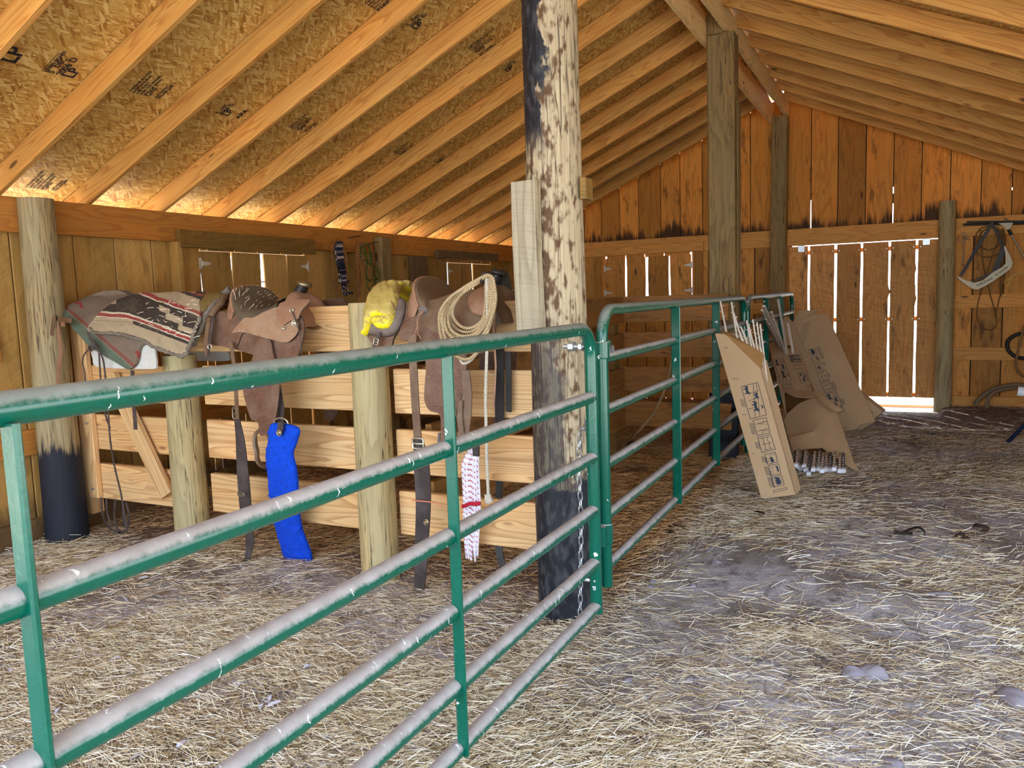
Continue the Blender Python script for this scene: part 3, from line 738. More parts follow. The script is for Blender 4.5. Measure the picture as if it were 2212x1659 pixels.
# grey plank nailed to its face and the small block round the side
a = aty(1160, 388, 3.20); b = aty(1172, 700, 3.20)
mb = MB(); mb.board((-1.50, 3.205, 1.32), (-1.51, 3.215, a.z), (.125, -.02, 0), (.01, .05, 0), n=4, bow=.004); mb.build('nailed_board', M_grayb, None)
o = bpy.data.objects['nailed_board']; tag(o, 'grey weathered board nailed to the front of the charred log post', 'board')
a = aty(1247, 390, 3.4); b = aty(1247, 435, 3.4)
mb = MB(); mb.board((-1.285, 3.37, b.z), (-1.285, 3.37, a.z), (.03, 0, 0), (0, .09, 0)); tag(mb.build('wood_block', M_brownb), 'small wooden block on the right side of the charred log post', 'block')
mb = MB()
mb.board((-1.447, 7.13, -.05), (-1.447, 7.13, 3.66), (.232, 0, 0), (0, .2, 0), n=8, bow=.003, bev=.012)
mb.board((-1.495, 7.13, 3.655), (-1.495, 7.13, 3.83), (.13, 0, 0), (0, .2, 0), bev=.006)
mb.board((-1.327, 7.16, .3), (-1.322, 7.16, 3.1), (.012, 0, 0), (0, .15, 0), n=6, bow=.004)
tag(mb.build('ridge_post', M_midpost), 'square weathered timber post under the ridge, standing in front of the gable wall', 'post')
mb = MB(); x0, x1 = aty(1665, 400, 10.8).x, aty(1699, 400, 10.8).x
mb.board(((x0+x1)/2, 10.84, -.05), ((x0+x1)/2, 10.84, 3.68), (x1-x0, 0, 0), (0, .17, 0), n=16, bow=.012, bev=.012)
tag(mb.build('ridge_post', M_grayp), 'split weathered post at the peak of the gable wall, left of the plank door', 'post')
a = aty(2048, 433, 10.72)
o = logpost('door_post', ((aty(2022, 860, 10.72).x+aty(2052, 860, 10.72).x)/2, 10.80), .098, .09, -.05, a.z, M_log, 'peeled round post at the right side of the plank door', 21)
c = atx(830, 560, -5.05)
mb = MB(); mb.board((-5.06, c.y, -.05), (-5.06, c.y, 2.19), (0, .19, 0), (.1, 0, 0), n=6, bow=.004, bev=.015)
tag(mb.build('wall_post', M_grayp), 'square weathered post on the left wall behind the yellow bundle', 'post')
c = atx(905, 590, -5.13)
mb = MB(); mb.board((-5.13, c.y, .1), (-5.13, c.y, 2.02), (0, .34, 0), (.03, 0, 0), n=3); tag(mb.build('wall_board', M_slate), 'wide dark plank on the left wall, right of the square weathered post', 'board')

# ---------------------------------------------------------------- stall boards (Y = 3.3) and pen boards (Y = 6.95)
ROWS = [(1.237, 1.490, 'top'), (.903, 1.144, 'second'), (.571, .810, 'third'), (.228, .472, 'lowest')]
PX2, PX3 = aty(394, 850, 3.43).x, aty(810, 1000, 3.43).x
for z0, z1, nm in ROWS:
    for x0, x1, sd in ((PX2+.112, PX3-.02, 'left'), (PX3+.10, -1.53, 'right')):
        if nm == 'top' and sd == 'left': x0 -= .10
        mb = MB(); mb.board((x0, 3.52, (z0+z1)/2+random.uniform(-.003, .003)), (x1, 3.52, (z0+z1)/2+random.uniform(-.003, .003)), (0, 0, z1-z0), (0, .04, 0), n=2)
        lab = {('top', 'left'): 'top pale plank of the stall fence beneath the tooled saddle', ('top', 'right'): 'top pale plank of the stall fence beneath the saddle with the coiled rope',
               ('second', 'left'): 'second pale plank from the top, behind the fender of the tooled saddle', ('second', 'right'): 'second pale plank from the top, left of the charred log post',
               ('third', 'left'): 'third pale plank from the top, behind the blue fleece', ('third', 'right'): 'third pale plank from the top, left of the charred log post',
               ('lowest', 'left'): 'lowest pale plank of the stall fence, behind the blue fleece', ('lowest', 'right'): 'lowest pale plank of the stall fence, left of the charred log post'}[(nm, sd)]
        tag(mb.build('fence_board', M_stall), lab, 'board', 'planks of the stall fence')
# stall gate between wall post and first stall post
g = root('wooden_stall_gate', 'pale wooden stall gate with a diagonal brace, left of the short peeled post', 'gate', loc=(0, 0, 0))
gl, gr = aty(185, 1000, 3.46).x, PX2-.04
for z0, z1, nm in ROWS[1:]:
    mb = MB(); mb.board((gl-.02, 3.50, (z0+z1)/2), (gr-(.16 if nm == 'second' else 0), 3.50, (z0+z1)/2), (0, 0, z1-z0), (0, .038, 0), n=2); mb.build('gate_board', M_stall, g)
mb = MB(); mb.board((gl+.06, 3.46, .24), (gl+.06, 3.46, 1.42), (.135, 0, 0), (0, .038, 0)); mb.build('gate_stile', M_stall, g)
mb = MB(); mb.board((gr-.075, 3.46, .19), (gr-.075, 3.46, 1.2), (.05, 0, 0), (0, .038, 0)); mb.build('gate_stile', M_stall, g)
a = aty(268, 870, 3.44); b = aty(362, 1070, 3.44); mb = MB(); dd = (b-a).normalized(); mb.board(a-dd*.20, b, V(-dd.z, 0, dd.x)*.11, (0, .04, 0)); mb.build('diagonal_brace', M_stall, g)
for px, py in ((188, 914), (202, 1056), (306, 952), (355, 1049)):
    c = aty(px, py, 3.435); mb = MB(); mb.tube([c, c+V(0, -.008, 0)], .009, 8); mb.build('bolt', M_zinc, g)
mb = MB()
mb.board((gl-.05, 3.54, .1), (gl-.05, 3.54, 1.45), (.05, 0, 0), (0, .1, 0)); tag(mb.build('gate_jamb', M_stall), 'narrow upright timber between the wall post and the stall gate', 'post')
# dividing fence behind the stall, running back from the middle peeled post
ROWS = [(1.255, 1.490, 'top'), (.937, 1.165, 'second'), (.623, .850, 'third'), (.298, .531, 'lowest')]
for z0, z1, nm in ROWS:
    mb = MB(); mb.board((-2.32, 3.60, (z0+z1)/2-.02), (-2.32, 6.90, (z0+z1)/2-.02), (0, 0, z1-z0), (.04, 0, 0), n=3)
    tag(mb.build('fence_board', M_pen), {'top': 'highest', 'second': 'second highest', 'third': 'third highest', 'lowest': 'lowest'}[nm]+' plank of the inner fence running back behind the stall', 'board', 'planks of the inner dividing fence')
mb = MB(); mb.board((-2.40, 6.85, -.02), (-2.40, 6.85, 1.47), (.10, 0, 0), (0, .12, 0)); tag(mb.build('fence_post', M_brownb), 'squared post where the inner fence meets the pen fence', 'post')
for z0, z1, nm in ROWS:
    z0 -= .012; z1 -= .012
    mb = MB(); mb.board((-5.18, 6.97, (z0+z1)/2), (aty(1573, 660, 6.95).x+(.02 if nm in ('third', 'lowest') else 0), 6.97, (z0+z1)/2), (0, 0, z1-z0), (0, .04, 0), n=3)
    tag(mb.build('fence_board', M_pen), {'top': 'top', 'second': 'second from top', 'third': 'third from top', 'lowest': 'lowest'}[nm]+' brown plank of the pen fence behind the green gates', 'board', 'planks of the pen fence')

# ---------------------------------------------------------------- green tube gates
def arc(c, u, v, r_, n=8): return [c+u*(r_*math.sin(i/n*PI/2))+v*(r_*(1-math.cos(i/n*PI/2))) for i in range(n+1)]
def tube_gate(p0, p1, zb, zt, rails, braces, label, cr=.12, rt=.027, rr=.0255, legs=.03, brw=.036):
    g = root('tube_gate', label, 'gate', loc=(0, 0, 0)); p0 = Vector(p0); p1 = Vector(p1); d = (p1-p0).normalized(); L = (p1-p0).length; Z = V(0, 0, 1)
    nrm = V(d.y, -d.x, 0)
    A0 = p0+Z*(zb-legs); A1 = p0+Z*(zt-cr); B1 = p0+d*cr+Z*zt
    left = [A0, p0+Z*(zt-cr-.02)]+[p0+d*(cr*(1-math.cos(t)))+Z*(zt-cr+cr*math.sin(t)) for t in [i/10*PI/2 for i in range(11)]]
    right = [p1-d*(cr*(1-math.cos(t)))+Z*(zt-cr+cr*math.sin(t)) for t in [i/10*PI/2 for i in range(10, -1, -1)]]+[p1+Z*(zt-cr-.02), p1+Z*(zb-legs)]
    mid = [p0.lerp(p1, t)+Z*zt for t in [i/14 for i in range(1, 14)]]
    mb = MB(); mb.tube(left+mid+right, rt, 18, up=nrm); mb.build('outer_frame', M_gate, g, smooth=True)
    for z in rails+[zb]:
        mb = MB(); mb.tube([p0+Z*z, p0.lerp(p1, .33)+Z*z, p0.lerp(p1, .66)+Z*z, p1+Z*z], rr, 16, up=(0, 0, 1)); mb.build('rail', M_gate, g, smooth=True)
    for t in braces:
        c = p0+d*t+nrm*.018; mb = MB()
        mb.board(c+Z*(zb-.015), c+Z*(zt-.02), nrm*brw, d*.014, bev=.004); mb.build('upright_brace', M_gate, g, smooth=True, angle=30)
    return g, d, nrm
zt = 1.362; RL = [1.07, .81, .579, .345]
p1 = V(-1.19, 3.13, 0); p0 = V(-1.19, -.53, 0)
g1, d1, n1 = tube_gate(p0, p1, .147, zt, RL, [1.226, 2.462], 'near green tube gate with bird-lime streaks, reaching past the camera in the foreground')
mb = MB(); c = V(-1.19, 3.13, 1.285)
mb.tube([c+V(-.02, 0, 0), c+V(-.13, .02, 0)], .010, 10); mb.tube([c+V(-.075, .01, 0), c+V(-.1, .015, 0)], .022, 6); mb.tube([c+V(-.035, .004, 0), c+V(-.05, .006, 0)], .02, 6)
mb.build('hinge_bolt', M_zinc, g1, smooth=True)
mb = MB(); mb.tube([V(-1.21, 3.13, .26), V(-1.29, 3.14, .26)], .010, 8); mb.build('hinge_bolt', M_zinc, g1, smooth=True)
# second gate
q0 = V(-1.262, 3.47, 0); q1 = V(-1.285, 7.20, 0)
g2, d2, n2 = tube_gate(q0, q1, .21, 1.43, [1.205, .96, .70, .455], [1.28, 2.45], 'middle green tube gate between the charred log post and the square ridge post', legs=.10, cr=.13, brw=.056)
mb = MB(); c = q0+V(0, 0, 1.245)
mb.lathe([(-.04, .031), (-.035, .033), (.035, .033), (.04, .031)], c, seg=16); mb.box(c+d2*.058+V(.0, 0, 0), (.02, .09, .08)); mb.tube([c+d2*.07+V(.012, 0, 0), c+d2*.07+V(.03, 0, 0)], .018, 6, mi=1)
mb.build('clamp', [M_gate, M_zinc], g2)
mb = MB(); c = q0+V(0, 0, .37); mb.lathe([(-.05, .031), (-.045, .033), (.045, .033), (.05, .031)], c, seg=16); mb.tube([c-d2*.05+V(0, 0, -.05), c-d2*.05+V(0, 0, .045)], .017, 12); mb.box(c-d2*.035, (.015, .04, .06))
mb.build('clamp', [M_gate], g2)
r0_ = V(-1.285, 7.37, 0); r1_ = V(-1.285, 10.50, 0)
tube_gate(r0_, r1_, .21, 1.43, [1.205, .96, .70, .455], [.95, 2.0], 'far green tube gate ending beside the plank door', legs=.20, cr=.13, brw=.056)
# chain on the near gate
def link(mb, c, ax, side, l=.021, w=.0095, r_=.0026):
    ax = Vector(ax).normalized(); side = Vector(side).normalized(); pts = []
    for i in range(14):
        a = 2*PI*i/14; x = w*math.cos(a); y = w*math.sin(a)+(l-w)*(1 if math.sin(a) > 0 else -1)
        pts.append(Vector(c)+side*x+ax*y)
    mb.tube(pts, r_, 6, closed=True, up=side.cross(ax))
def chain(path, name, parent, mat, pitch=.034, l=.0215):
    P = [Vector(p) for p in path]; D = [0]
    for a, b in zip(P[:-1], P[1:]): D.append(D[-1]+(b-a).length)
    mb = MB(); s_ = 0; k = 0
    while s_ < D[-1]:
        i = max(j for j in range(len(D)-1) if D[j] <= s_); t = (s_-D[i])/(D[i+1]-D[i]); c = P[i].lerp(P[i+1], t); ax = (P[i+1]-P[i]).normalized()
        sd = ax.orthogonal().normalized(); sd2 = ax.cross(sd); link(mb, c, ax, sd if k % 2 else sd2, l); s_ += pitch; k += 1
    return mb.build(name, mat, parent, smooth=True, angle=60)
ct = aty(1252, 1000, 3.22); cb = aty(1254, 1330, 3.22)
pth = spline([V(-1.20, 3.12, 1.0), V(-1.225, 3.14, .94), V(-1.27, 3.19, .90), V(ct.x, 3.21, ct.z-.03), V(ct.x+.002, 3.215, .5), V(cb.x, 3.215, max(cb.z, .03))], 10)
ch = chain(pth, 'gate_chain', None, M_zinc); tag(ch, 'galvanised chain hanging from the near gate down the charred log post', 'chain')

mb = MB(); mb.tube(spline([aty(1452, 772, 6.955), aty(1446, 800, 6.88), aty(1436, 840, 6.7), aty(1412, 892, 6.55), aty(1375, 935, 6.5), atz(1330, 975, .03), atz(1312, 990, .02)], 8), .012, 8)
tag(mb.build('pen_rope', M_rope0, smooth=True), 'old tan rope slanting from the pen fence down into the straw', 'rope')
# ---------------------------------------------------------------- straw litter
def hsample(x, y):
    i = np.clip(((x-xs_[0])/(xs_[-1]-xs_[0])*(nx-1)), 0, nx-1.001); tt = np.clip(((y+.8)/12.7), 0, 1)**(1/1.35); j = np.clip(tt*(ny-1), 0, ny-1.001)
    i0 = i.astype(int); j0 = j.astype(int); fi = i-i0; fj = j-j0
    return (HG[i0, j0]*(1-fi)*(1-fj)+HG[i0+1, j0]*fi*(1-fj)+HG[i0, j0+1]*(1-fi)*fj+HG[i0+1, j0+1]*fi*fj)
rng = np.random.default_rng(5)
def vnoise(x, y, s, seed):
    g = np.random.default_rng(seed).random((128, 128)); u = x*s+40; v = y*s+40
    i = np.floor(u).astype(int); j = np.floor(v).astype(int); fu = u-i; fv = v-j; fu = fu*fu*(3-2*fu); fv = fv*fv*(3-2*fv)
    q = lambda a, b: g[a % 128, b % 128]
    return q(i, j)*(1-fu)*(1-fv)+q(i+1, j)*fu*(1-fv)+q(i, j+1)*(1-fu)*fv+q(i+1, j+1)*fu*fv
def straw_field(name, n, xr, yr, lo, hi, w0, w1, lift, dens=None, zoff=0):
    x = rng.uniform(*xr, n*3); y = rng.uniform(*yr, n*3)
    d = .55*vnoise(x, y, 1.1, 1)+.3*vnoise(x, y, 2.8, 2)+.15*vnoise(x, y, 7, 3)
    p = np.clip((d-.26)*3.2, .2, 1)
    if dens is not None: p = p*dens(x, y)
    k = rng.random(n*3) < p; x = x[k][:n]; y = y[k][:n]; n = len(x)
    flow = vnoise(x, y, .9, 9)*2.4+.0
    a = flow-.6+rng.normal(0, .75, n); L = rng.uniform(lo, hi, n)*rng.uniform(.5, 1, n); W = rng.uniform(w0, w1, n)
    base = hsample(x, y)+rng.exponential(lift, n)+.002+zoff
    t = np.array([-.5, -.17, .17, .5]); cur = rng.normal(0, .18, n); tilt = rng.normal(0, .07, n); arch = rng.uniform(0, .06, n)
    dx, dy = np.cos(a), np.sin(a)
    px = x[:, None]+dx[:, None]*t*L[:, None]-dy[:, None]*(t**2-.1)*(cur*L)[:, None]
    py = y[:, None]+dy[:, None]*t*L[:, None]+dx[:, None]*(t**2-.1)*(cur*L)[:, None]
    gzv = hsample(px.ravel(), py.ravel()).reshape(px.shape)
    pz = np.maximum(base[:, None]+t*(tilt*L)[:, None]*1.5-(t**2)*(arch*L)[:, None], gzv+.0015)
    roll = rng.uniform(-.9, .9, n); wx = -dy*np.cos(roll)*W/2; wy = dx*np.cos(roll)*W/2; wz = np.abs(np.sin(roll))*W/2
    v = np.empty((n, 8, 3), np.float32)
    for j in range(4):
        for s_, o in ((-1, 0), (1, 1)):
            v[:, j*2+o, 0] = px[:, j]+s_*wx; v[:, j*2+o, 1] = py[:, j]+s_*wy; v[:, j*2+o, 2] = pz[:, j]+s_*wz
    v[..., 0] = np.clip(v[..., 0], -5.16, 9); v[..., 1] = np.minimum(v[..., 1], YG-.04)
    f = np.array([[0, 1, 3, 2], [2, 3, 5, 4], [4, 5, 7, 6]])[None]+(np.arange(n)*8)[:, None, None]
    me = bpy.data.meshes.new(name); nf = n*3
    me.vertices.add(n*8); me.vertices.foreach_set('co', v.ravel())
    me.loops.add(nf*4); me.loops.foreach_set('vertex_index', f.ravel().astype(np.int32))
    me.polygons.add(nf); me.polygons.foreach_set('loop_start', np.arange(0, nf*4, 4, dtype=np.int32))
    me.update(calc_edges=True)
    at = me.attributes.new('rnd', 'FLOAT', 'POINT'); at.data.foreach_set('value', np.repeat(np.clip(rng.beta(1.3, 1.3, n), 0, 1), 8).astype(np.float32))
    me.materials.append(M_straw); o = bpy.data.objects.new(name, me); COL.objects.link(o); return o
def den_near(x, y):
    d = np.ones_like(x)
    bare = np.exp(-(((x+.95)/.5)**2+((y-3.3)/.55)**2))+np.exp(-(((x+.75)/.45)**2+((y-4.2)/.5)**2))*.9+.8*np.exp(-(((x+2.9)/.8)**2+((y-3.2)/.25)**2))
    far = np.clip((y-8.2)/1.2, 0, 1)*np.clip((x+1.0)/.6, 0, 1)
    return d*(1-np.clip(bare, 0, .9))*(1-.86*far)
s1 = straw_field('straw_litter', 165000, (-3.4, 2.6), (.75, 3.58), .03, .16, .0009, .0024, .006, den_near)
tag(s1, 'pale dry straw strewn over the dusty ground around the near gate', 'straw', kind='stuff')
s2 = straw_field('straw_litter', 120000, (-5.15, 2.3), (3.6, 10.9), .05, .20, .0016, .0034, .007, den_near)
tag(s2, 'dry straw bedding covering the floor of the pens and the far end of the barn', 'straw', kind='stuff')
s3 = straw_field('straw_litter', 16000, (-5.12, -3.42), (1.2, 3.58), .05, .16, .0015, .003, .008)
tag(s3, 'dry straw along the foot of the left wall', 'straw', kind='stuff')
# ---------------------------------------------------------------- tack on the stall fence
def leather(name, base, dust, tool=0., rough=.55, dustamt=.5, scale=16.):
    q = N(name); p = q.pos(); nz = q.noise(p, 9., 4, .65); fine = q.noise(p, 260., 2); n3 = q.noise(p, 30., 3)
    up = q.sep(q.n('NewGeometry').outputs['Normal'])[2]
    col = q.mix(n3, tuple(c*.75 for c in base[:3])+(1,), tuple(min(1, c*1.25) for c in base[:3])+(1,))
    dm = q.math('MULTIPLY', q.step(q.math('ADD', nz, q.math('MULTIPLY', up, .25)), .35, .7), dustamt)
    h = q.math('MULTIPLY', fine, .25)
    if tool:
        w = q.noise(p, 14., 2); pv = q.n('VectorMath', operation='ADD'); q.L(p, pv.inputs[0]); sc = q.n('VectorMath', operation='SCALE'); 
        cn = q.n('TexNoise'); cn.inputs['Scale'].default_value = 12.; q.L(p, cn.inputs['Vector']); q.L(cn.outputs['Color'], sc.inputs[0]); sc.inputs['Scale'].default_value = .05
        q.L(sc.outputs[0], pv.inputs[1])
        vr = q.voro(pv.outputs[0], scale); t = q.math('SINE', q.math('MULTIPLY', vr['Distance'], 22.))
        tm = q.step(t, -.5, .5); col = q.mix(q.math('MULTIPLY', q.math('SUBTRACT', 1., tm), tool), col, tuple(c*.35 for c in base[:3])+(1,))
        h = q.math('ADD', h, q.math('MULTIPLY', tm, 1.3*tool))
    col = q.mix(dm, col, dust)
    q.bump(h, .5, .003)
    return q.fin(col, q.math('ADD', rough-.1, q.math('MULTIPLY', dm, .4)))
L_tan = leather('dusty_tan_leather', srgb(150, 112, 82), srgb(172, 148, 122), .25, scale=26.)
L_tool = leather('tooled_red_brown_leather', srgb(108, 72, 54), srgb(138, 114, 94), .55, dustamt=.45, scale=32.)
L_brown = leather('worn_brown_leather', srgb(96, 70, 52), srgb(132, 112, 88), 0, .42, .5)
L_rim = leather('russet_leather', srgb(138, 98, 74), srgb(172, 138, 110), .2, dustamt=.4, scale=30.)
L_dark = leather('dark_strap_leather', srgb(64, 54, 52), srgb(112, 102, 98), .2, .5, .35, 40.)
L_seat = leather('dark_suede_seat', srgb(82, 70, 54), srgb(112, 98, 78), 0, .9, .4)
L_grey = leather('grey_dusty_leather', srgb(104, 90, 82), srgb(126, 116, 108), 0, .6, .6)
L_black = leather('blackened_leather', srgb(34, 30, 28), srgb(70, 64, 56), 0, .5, .3)
M_silver = plain('tarnished_silver', srgb(206, 200, 178), .3, .85)
M_brass = plain('old_brass_buckle', srgb(150, 136, 108), .4, .8)
M_fleecegrey = plain('grimy_fleece', srgb(120, 110, 98), .95, var=.35, sc=60., bump=.8)
YF = 3.52
GT = [(1.585, .0), (1.565, .035), (1.545, .075), (1.52, .115), (1.49, .15), (1.44, .185), (1.38, .212), (1.30, .232), (1.20, .245), (1.05, .25), (0., .25)]
def gfun(z, T=GT):
    if z >= T[0][0]: return T[0][1]
    for (z0, a), (z1, b) in zip(T[:-1], T[1:]):
        if z >= z1: return a+(b-a)*(z0-z)/(z0-z1)
    return T[-1][1]
def drape(off=0., T=GT, sc=1.):
    def S(px, py):
        p = aty(px, py, YF-.2)
        for _ in range(14):
            y = YF-gfun(p.z, T)*sc-off; q = aty(px, py, p.y*.5+y*.5); p = q
        return p
    return S
DY = .20
def atf(px, py, Y): return aty(px, py, Y+DY)     # a pixel's point in a plane just in front of the fence
def K(pts, ox, oy, s): return [(ox+a/s, oy+b/s) for a, b in pts]
def smooth2(pts, n=4): 
    return [(p.x, p.y) for p in spline([(a, b, 0) for a, b in pts], n, closed=True)]
def dpath(pts, off, T=GT): S = drape(off, T); return [S(*p) for p in pts]
def ypath(pts, Y): return [atf(a, b, Y if not hasattr(Y, '__len__') else Y[0]+(Y[1]-Y[0])*i/(len(pts)-1)) for i, (a, b) in enumerate(pts)]
WD = V(1, 0, 0)

def saddle_tree(r_, Xs, z0, mats, seatmat, rim, horncap, cant_h=.125, cw=.185, hx=.25, hz=.125, tilt=.3, hr=.043, lean=.02):
    # mats: fork material; everything is built around the fence plank (plane y = YF)
    st = [(-.175, cant_h, cw, .15), (-.160, cant_h*.985, cw*.99, .15), (-.135, cant_h*.62, cw*1.02, .13), (-.105, .046, cw*1.05, .115), (-.06, .018, cw*1.05, .095), (0., .004, .198, .08), (.05, .006, .175, .075), (.10, .022, .155, .08), (.145, .055, .14, .11)]
    m_ = 22; P = []
    for x, c, w_, dr in st:
        row = []
        for j in range(m_+1):
            t = -1+2*j/m_; y = w_*math.sin(t*PI/2)
            dish = .0 if c < .05 else 0
            z = c-dr*abs(t)**2.4-(0 if x > -.1 else 0)
            xx = x+(.07*(t*t) if x < -.1 else .03*t*t*max(0, 1-abs(x+.06)/.1))
            row.append(V(Xs+xx, YF+y, z0+z))
        P.append(row)
    # refine rows with catmull-rom
    Q = []
    cols = [spline([P[i][j] for i in range(len(P))], 5) for j in range(m_+1)]
    for i in range(len(cols[0])): Q.append([cols[j][i] for j in range(m_+1)])
    B = [[p+V(0, 0, -.012) for p in row] for row in Q]
    mb = MB(); mb.grid([row[::-1] for row in Q], .4); mb.grid(B, .4); mb.build('seat', seatmat, r_, smooth=True, angle=70)
    # cantle: back face falling away behind the rim, with a rolled binding
    crest = [Q[0][j] for j in range(m_+1)]; C = []
    for k in range(7):
        t = k/6; C.append([V(p.x-.030*math.sin(t*PI/2)-.02*t, YF+(p.y-YF)*(1+.02*math.sin(t*PI)), max(z0-.02-.05*abs((p.y-YF)/cw)**2, p.z-t*.14) if t < 1 else z0-.03-.06*abs((p.y-YF)/cw)**2) for p in crest])
    mb = MB(); mb.grid(C, .2); mb.build('cantle', rim, r_, smooth=True, angle=60)
    mb = MB(); mb.tube([p+V(0, 0, -.001) for p in crest], .009, 10); mb.build('cantle_binding', rim, r_, smooth=True)
    # fork (swell)
    F = []; n = 26
    for i, (x, zc, w_, r1) in enumerate([(.125, .0, .10, .03), (.145, .05, .135, .05), (.17, .078, .155, .06), (.20, .088, .16, .065), (.235, .080, .155, .06), (.265, .05, .14, .05), (.28, -.01, .12, .03)]):
        ring = []
        for k in range(n+1):
            t = PI*k/n; y = -w_*math.cos(t)*(1-.0*abs(math.cos(t))); sn = abs(math.sin(t)); z = zc*sn**.8-.115*(1-sn)**1.2
            ring.append(V(Xs+x+.05*(abs(math.cos(t))**1.6), YF+y, z0+z))
        F.append(ring)
    Fq = [spline([F[i][k] for i in range(len(F))], 4) for k in range(n+1)]
    mb = MB(); mb.grid([[Fq[k][i] for i in range(len(Fq[0]))][::1] for k in range(n+1)], .6); 
    mb.add(list(F[0]), [list(range(n+1))], [(0, 0)]*(n+1)); mb.add(list(F[-1]), [list(range(n, -1, -1))], [(0, 0)]*(n+1))
    mb.build('fork', mats, r_, smooth=True, angle=60)
    # horn
    hb = V(Xs+.205, YF, z0+.072); ht = V(Xs+hx, YF, z0+hz-.01); ax = V(tilt, 0, 1).normalized()
    mb = MB(); mb.tube(spline([hb, hb.lerp(ht, .5)+V(-.004, 0, 0), ht], 5), [.040-.0012*k for k in range(11)][:11], 16)
    hn = mb.build('horn', L_black, r_, smooth=True)
    mb = MB(); mb.lathe([(-.012, .001), (-.012, hr*.8), (-.004, hr), (.006, hr), (.012, hr*.85), (.014, .001)], ht+ax*.008, ax, 22)
    mb.build('horn_cap', horncap, hn, smooth=True, angle=50)
    return Q
def disc(c, r_, nrm=(0, -1, 0)):
    mb = MB(); mb.lathe([(0, r_), (.003, r_), (.004, r_*.85), (.002, r_*.7), (.006, r_*.45), (.008, r_*.25), (.008, .0005)], c, nrm, 18); return mb
def buckle(c, w_, h_, r_=.003, ax=(0, 0, 1)):
    mb = MB(); ax = Vector(ax).normalized(); sd = V(ax.z, 0, -ax.x)
    pts = [Vector(c)+sd*a*w_/2+ax*b*h_/2 for a, b in ((-1, -.8), (-.8, -1), (.8, -1), (1, -.8), (1, .8), (.8, 1), (-.8, 1), (-1, .8))]
    mb.tube(pts, r_, 8, closed=True, up=(0, -1, 0)); mb.tube([Vector(c)-sd*w_/2, Vector(c)+V(0, -.005, 0), Vector(c)+sd*w_/2], r_*.8, 6); return mb

# ---- brown tooled saddle
A_ = (440, 590, 8.296)
sa = root('western_saddle', 'dusty tooled brown saddle with a straw littered dark seat, left of the yellow bundle', 'saddle')
mb = MB(); mb.sheet(smooth2(K([(330, 700), (215, 780), (185, 930), (108, 1240), (300, 1305), (560, 1362), (905, 1468), (1150, 1560), (1420, 1640), (1660, 1560), (1790, 1150), (1805, 920), (1730, 745), (1600, 800), (1200, 860), (760, 900), (420, 760)], *A_), 3), drape(.0), .008, 5, mirror=YF, emi=1, uvs=.003)
mb.build('skirt', [L_tool, L_dark], sa, smooth=True, angle=50)
mb = MB(); mb.sheet(smooth2(K([(300, 690), (215, 740), (192, 840), (212, 912), (290, 945), (378, 1000), (408, 1070), (388, 1180), (402, 1265), (480, 1325), (590, 1315), (648, 1200), (690, 1100), (760, 1040), (700, 880), (560, 760)], *A_), 3), drape(.010), .007, 4, mirror=YF, emi=1)
mb.build('rear_jockey', [L_tool, L_dark], sa, smooth=True, angle=50)
mb = MB(); mb.sheet(smooth2(K([(520, 1065), (640, 905), (745, 805), (890, 800), (1090, 700), (1300, 622), (1500, 600), (1650, 780), (1705, 900), (1695, 1050), (1610, 1170), (1490, 1245), (1300, 1212), (1010, 1140), (800, 1075), (640, 1062)], *A_), 3), drape(.020), .007, 4, mirror=YF, emi=1)
mb.build('seat_jockey', [L_tan, L_dark], sa, smooth=True, angle=50)
Q_ = saddle_tree(sa, -3.302, 1.492, L_rim, L_seat, L_rim, M_brass, cant_h=.128, cw=.20, hx=.245, hz=.128)
mb = MB(); mb.sheet(smooth2(K([(1430, 520), (1900, 480), (1790, 640), (1725, 745), (1690, 830), (1560, 855), (1430, 935), (1350, 830), (1300, 740), (1330, 620)], *A_), 3), drape(.030), .006, 4, mirror=YF, emi=1)
mb.build('fork_cover', [L_rim, L_dark], sa, smooth=True, angle=50)
fen = MB().sheet(smooth2([(558, 733), (584, 735), (590, 762), (602, 800), (605, 832), (600, 880), (593, 915), (582, 938), (563, 940), (559, 916), (551, 908), (543, 905), (533, 875), (526, 838), (538, 795), (549, 765)], 3), drape(.026), .007, 4, mirror=YF, emi=1).build('fender', [L_tool, L_dark], sa, smooth=True, angle=50)
for c, r_ in (((1625, 895), .0175), ((1428, 990), .0095)):
    p = drape(.032)(*K([c], *A_)[0]); disc(p, r_).build('concho', M_silver, sa, smooth=True, angle=60)
p = drape(.042)(*K([(1572, 670)], *A_)[0]); mb = MB(); mb.tube([p+V(math.cos(a)*.011, 0, math.sin(a)*.013) for a in [2*PI*k/12 for k in range(12)]], .0025, 6, closed=True, up=(0, 1, 0)); mb.build('d_ring', M_silver, sa, smooth=True)
S = drape(.045)
mb = MB(); mb.strap([S(*q_) for q_ in K([(1585, 690), (1640, 830), (1700, 1000), (1735, 1150), (1740, 1300), (1750, 1450)], *A_)], WD, .006, .003); mb.build('saddle_string', L_dark, sa)
mb = MB()
st_ = [S(*q_) for q_ in [(497, 738), (502, 760), (507, 800), (509, 838), (511, 870), (513, 905)]]
mb.strap(st_, WD, .026, .005); mb.build('flank_billet', L_brown, sa)
YB = 3.06
mb = MB(); mb.strap(spline(ypath([(509, 878), (513, 910), (519, 950), (523, 1000), (527, 1050), (531, 1100), (536, 1140), (540, 1170), (536, 1200), (533, 1215)], (YB, YB+.1)), 3), WD, [.03+.05*math.sin(PI*min(1, max(0, (k-3)/20)))+.012 for k in range(28)], .006); rc = mb.build('rear_cinch', L_dark, sa, smooth=True, angle=40)
buckle(atf(508, 893, YB-.01), .036, .06, .004).build('buckle', M_brass, rc, smooth=True)
buckle(atf(520, 1068, YB-.01), .05, .02, .003).build('keeper', M_brass, rc, smooth=True)
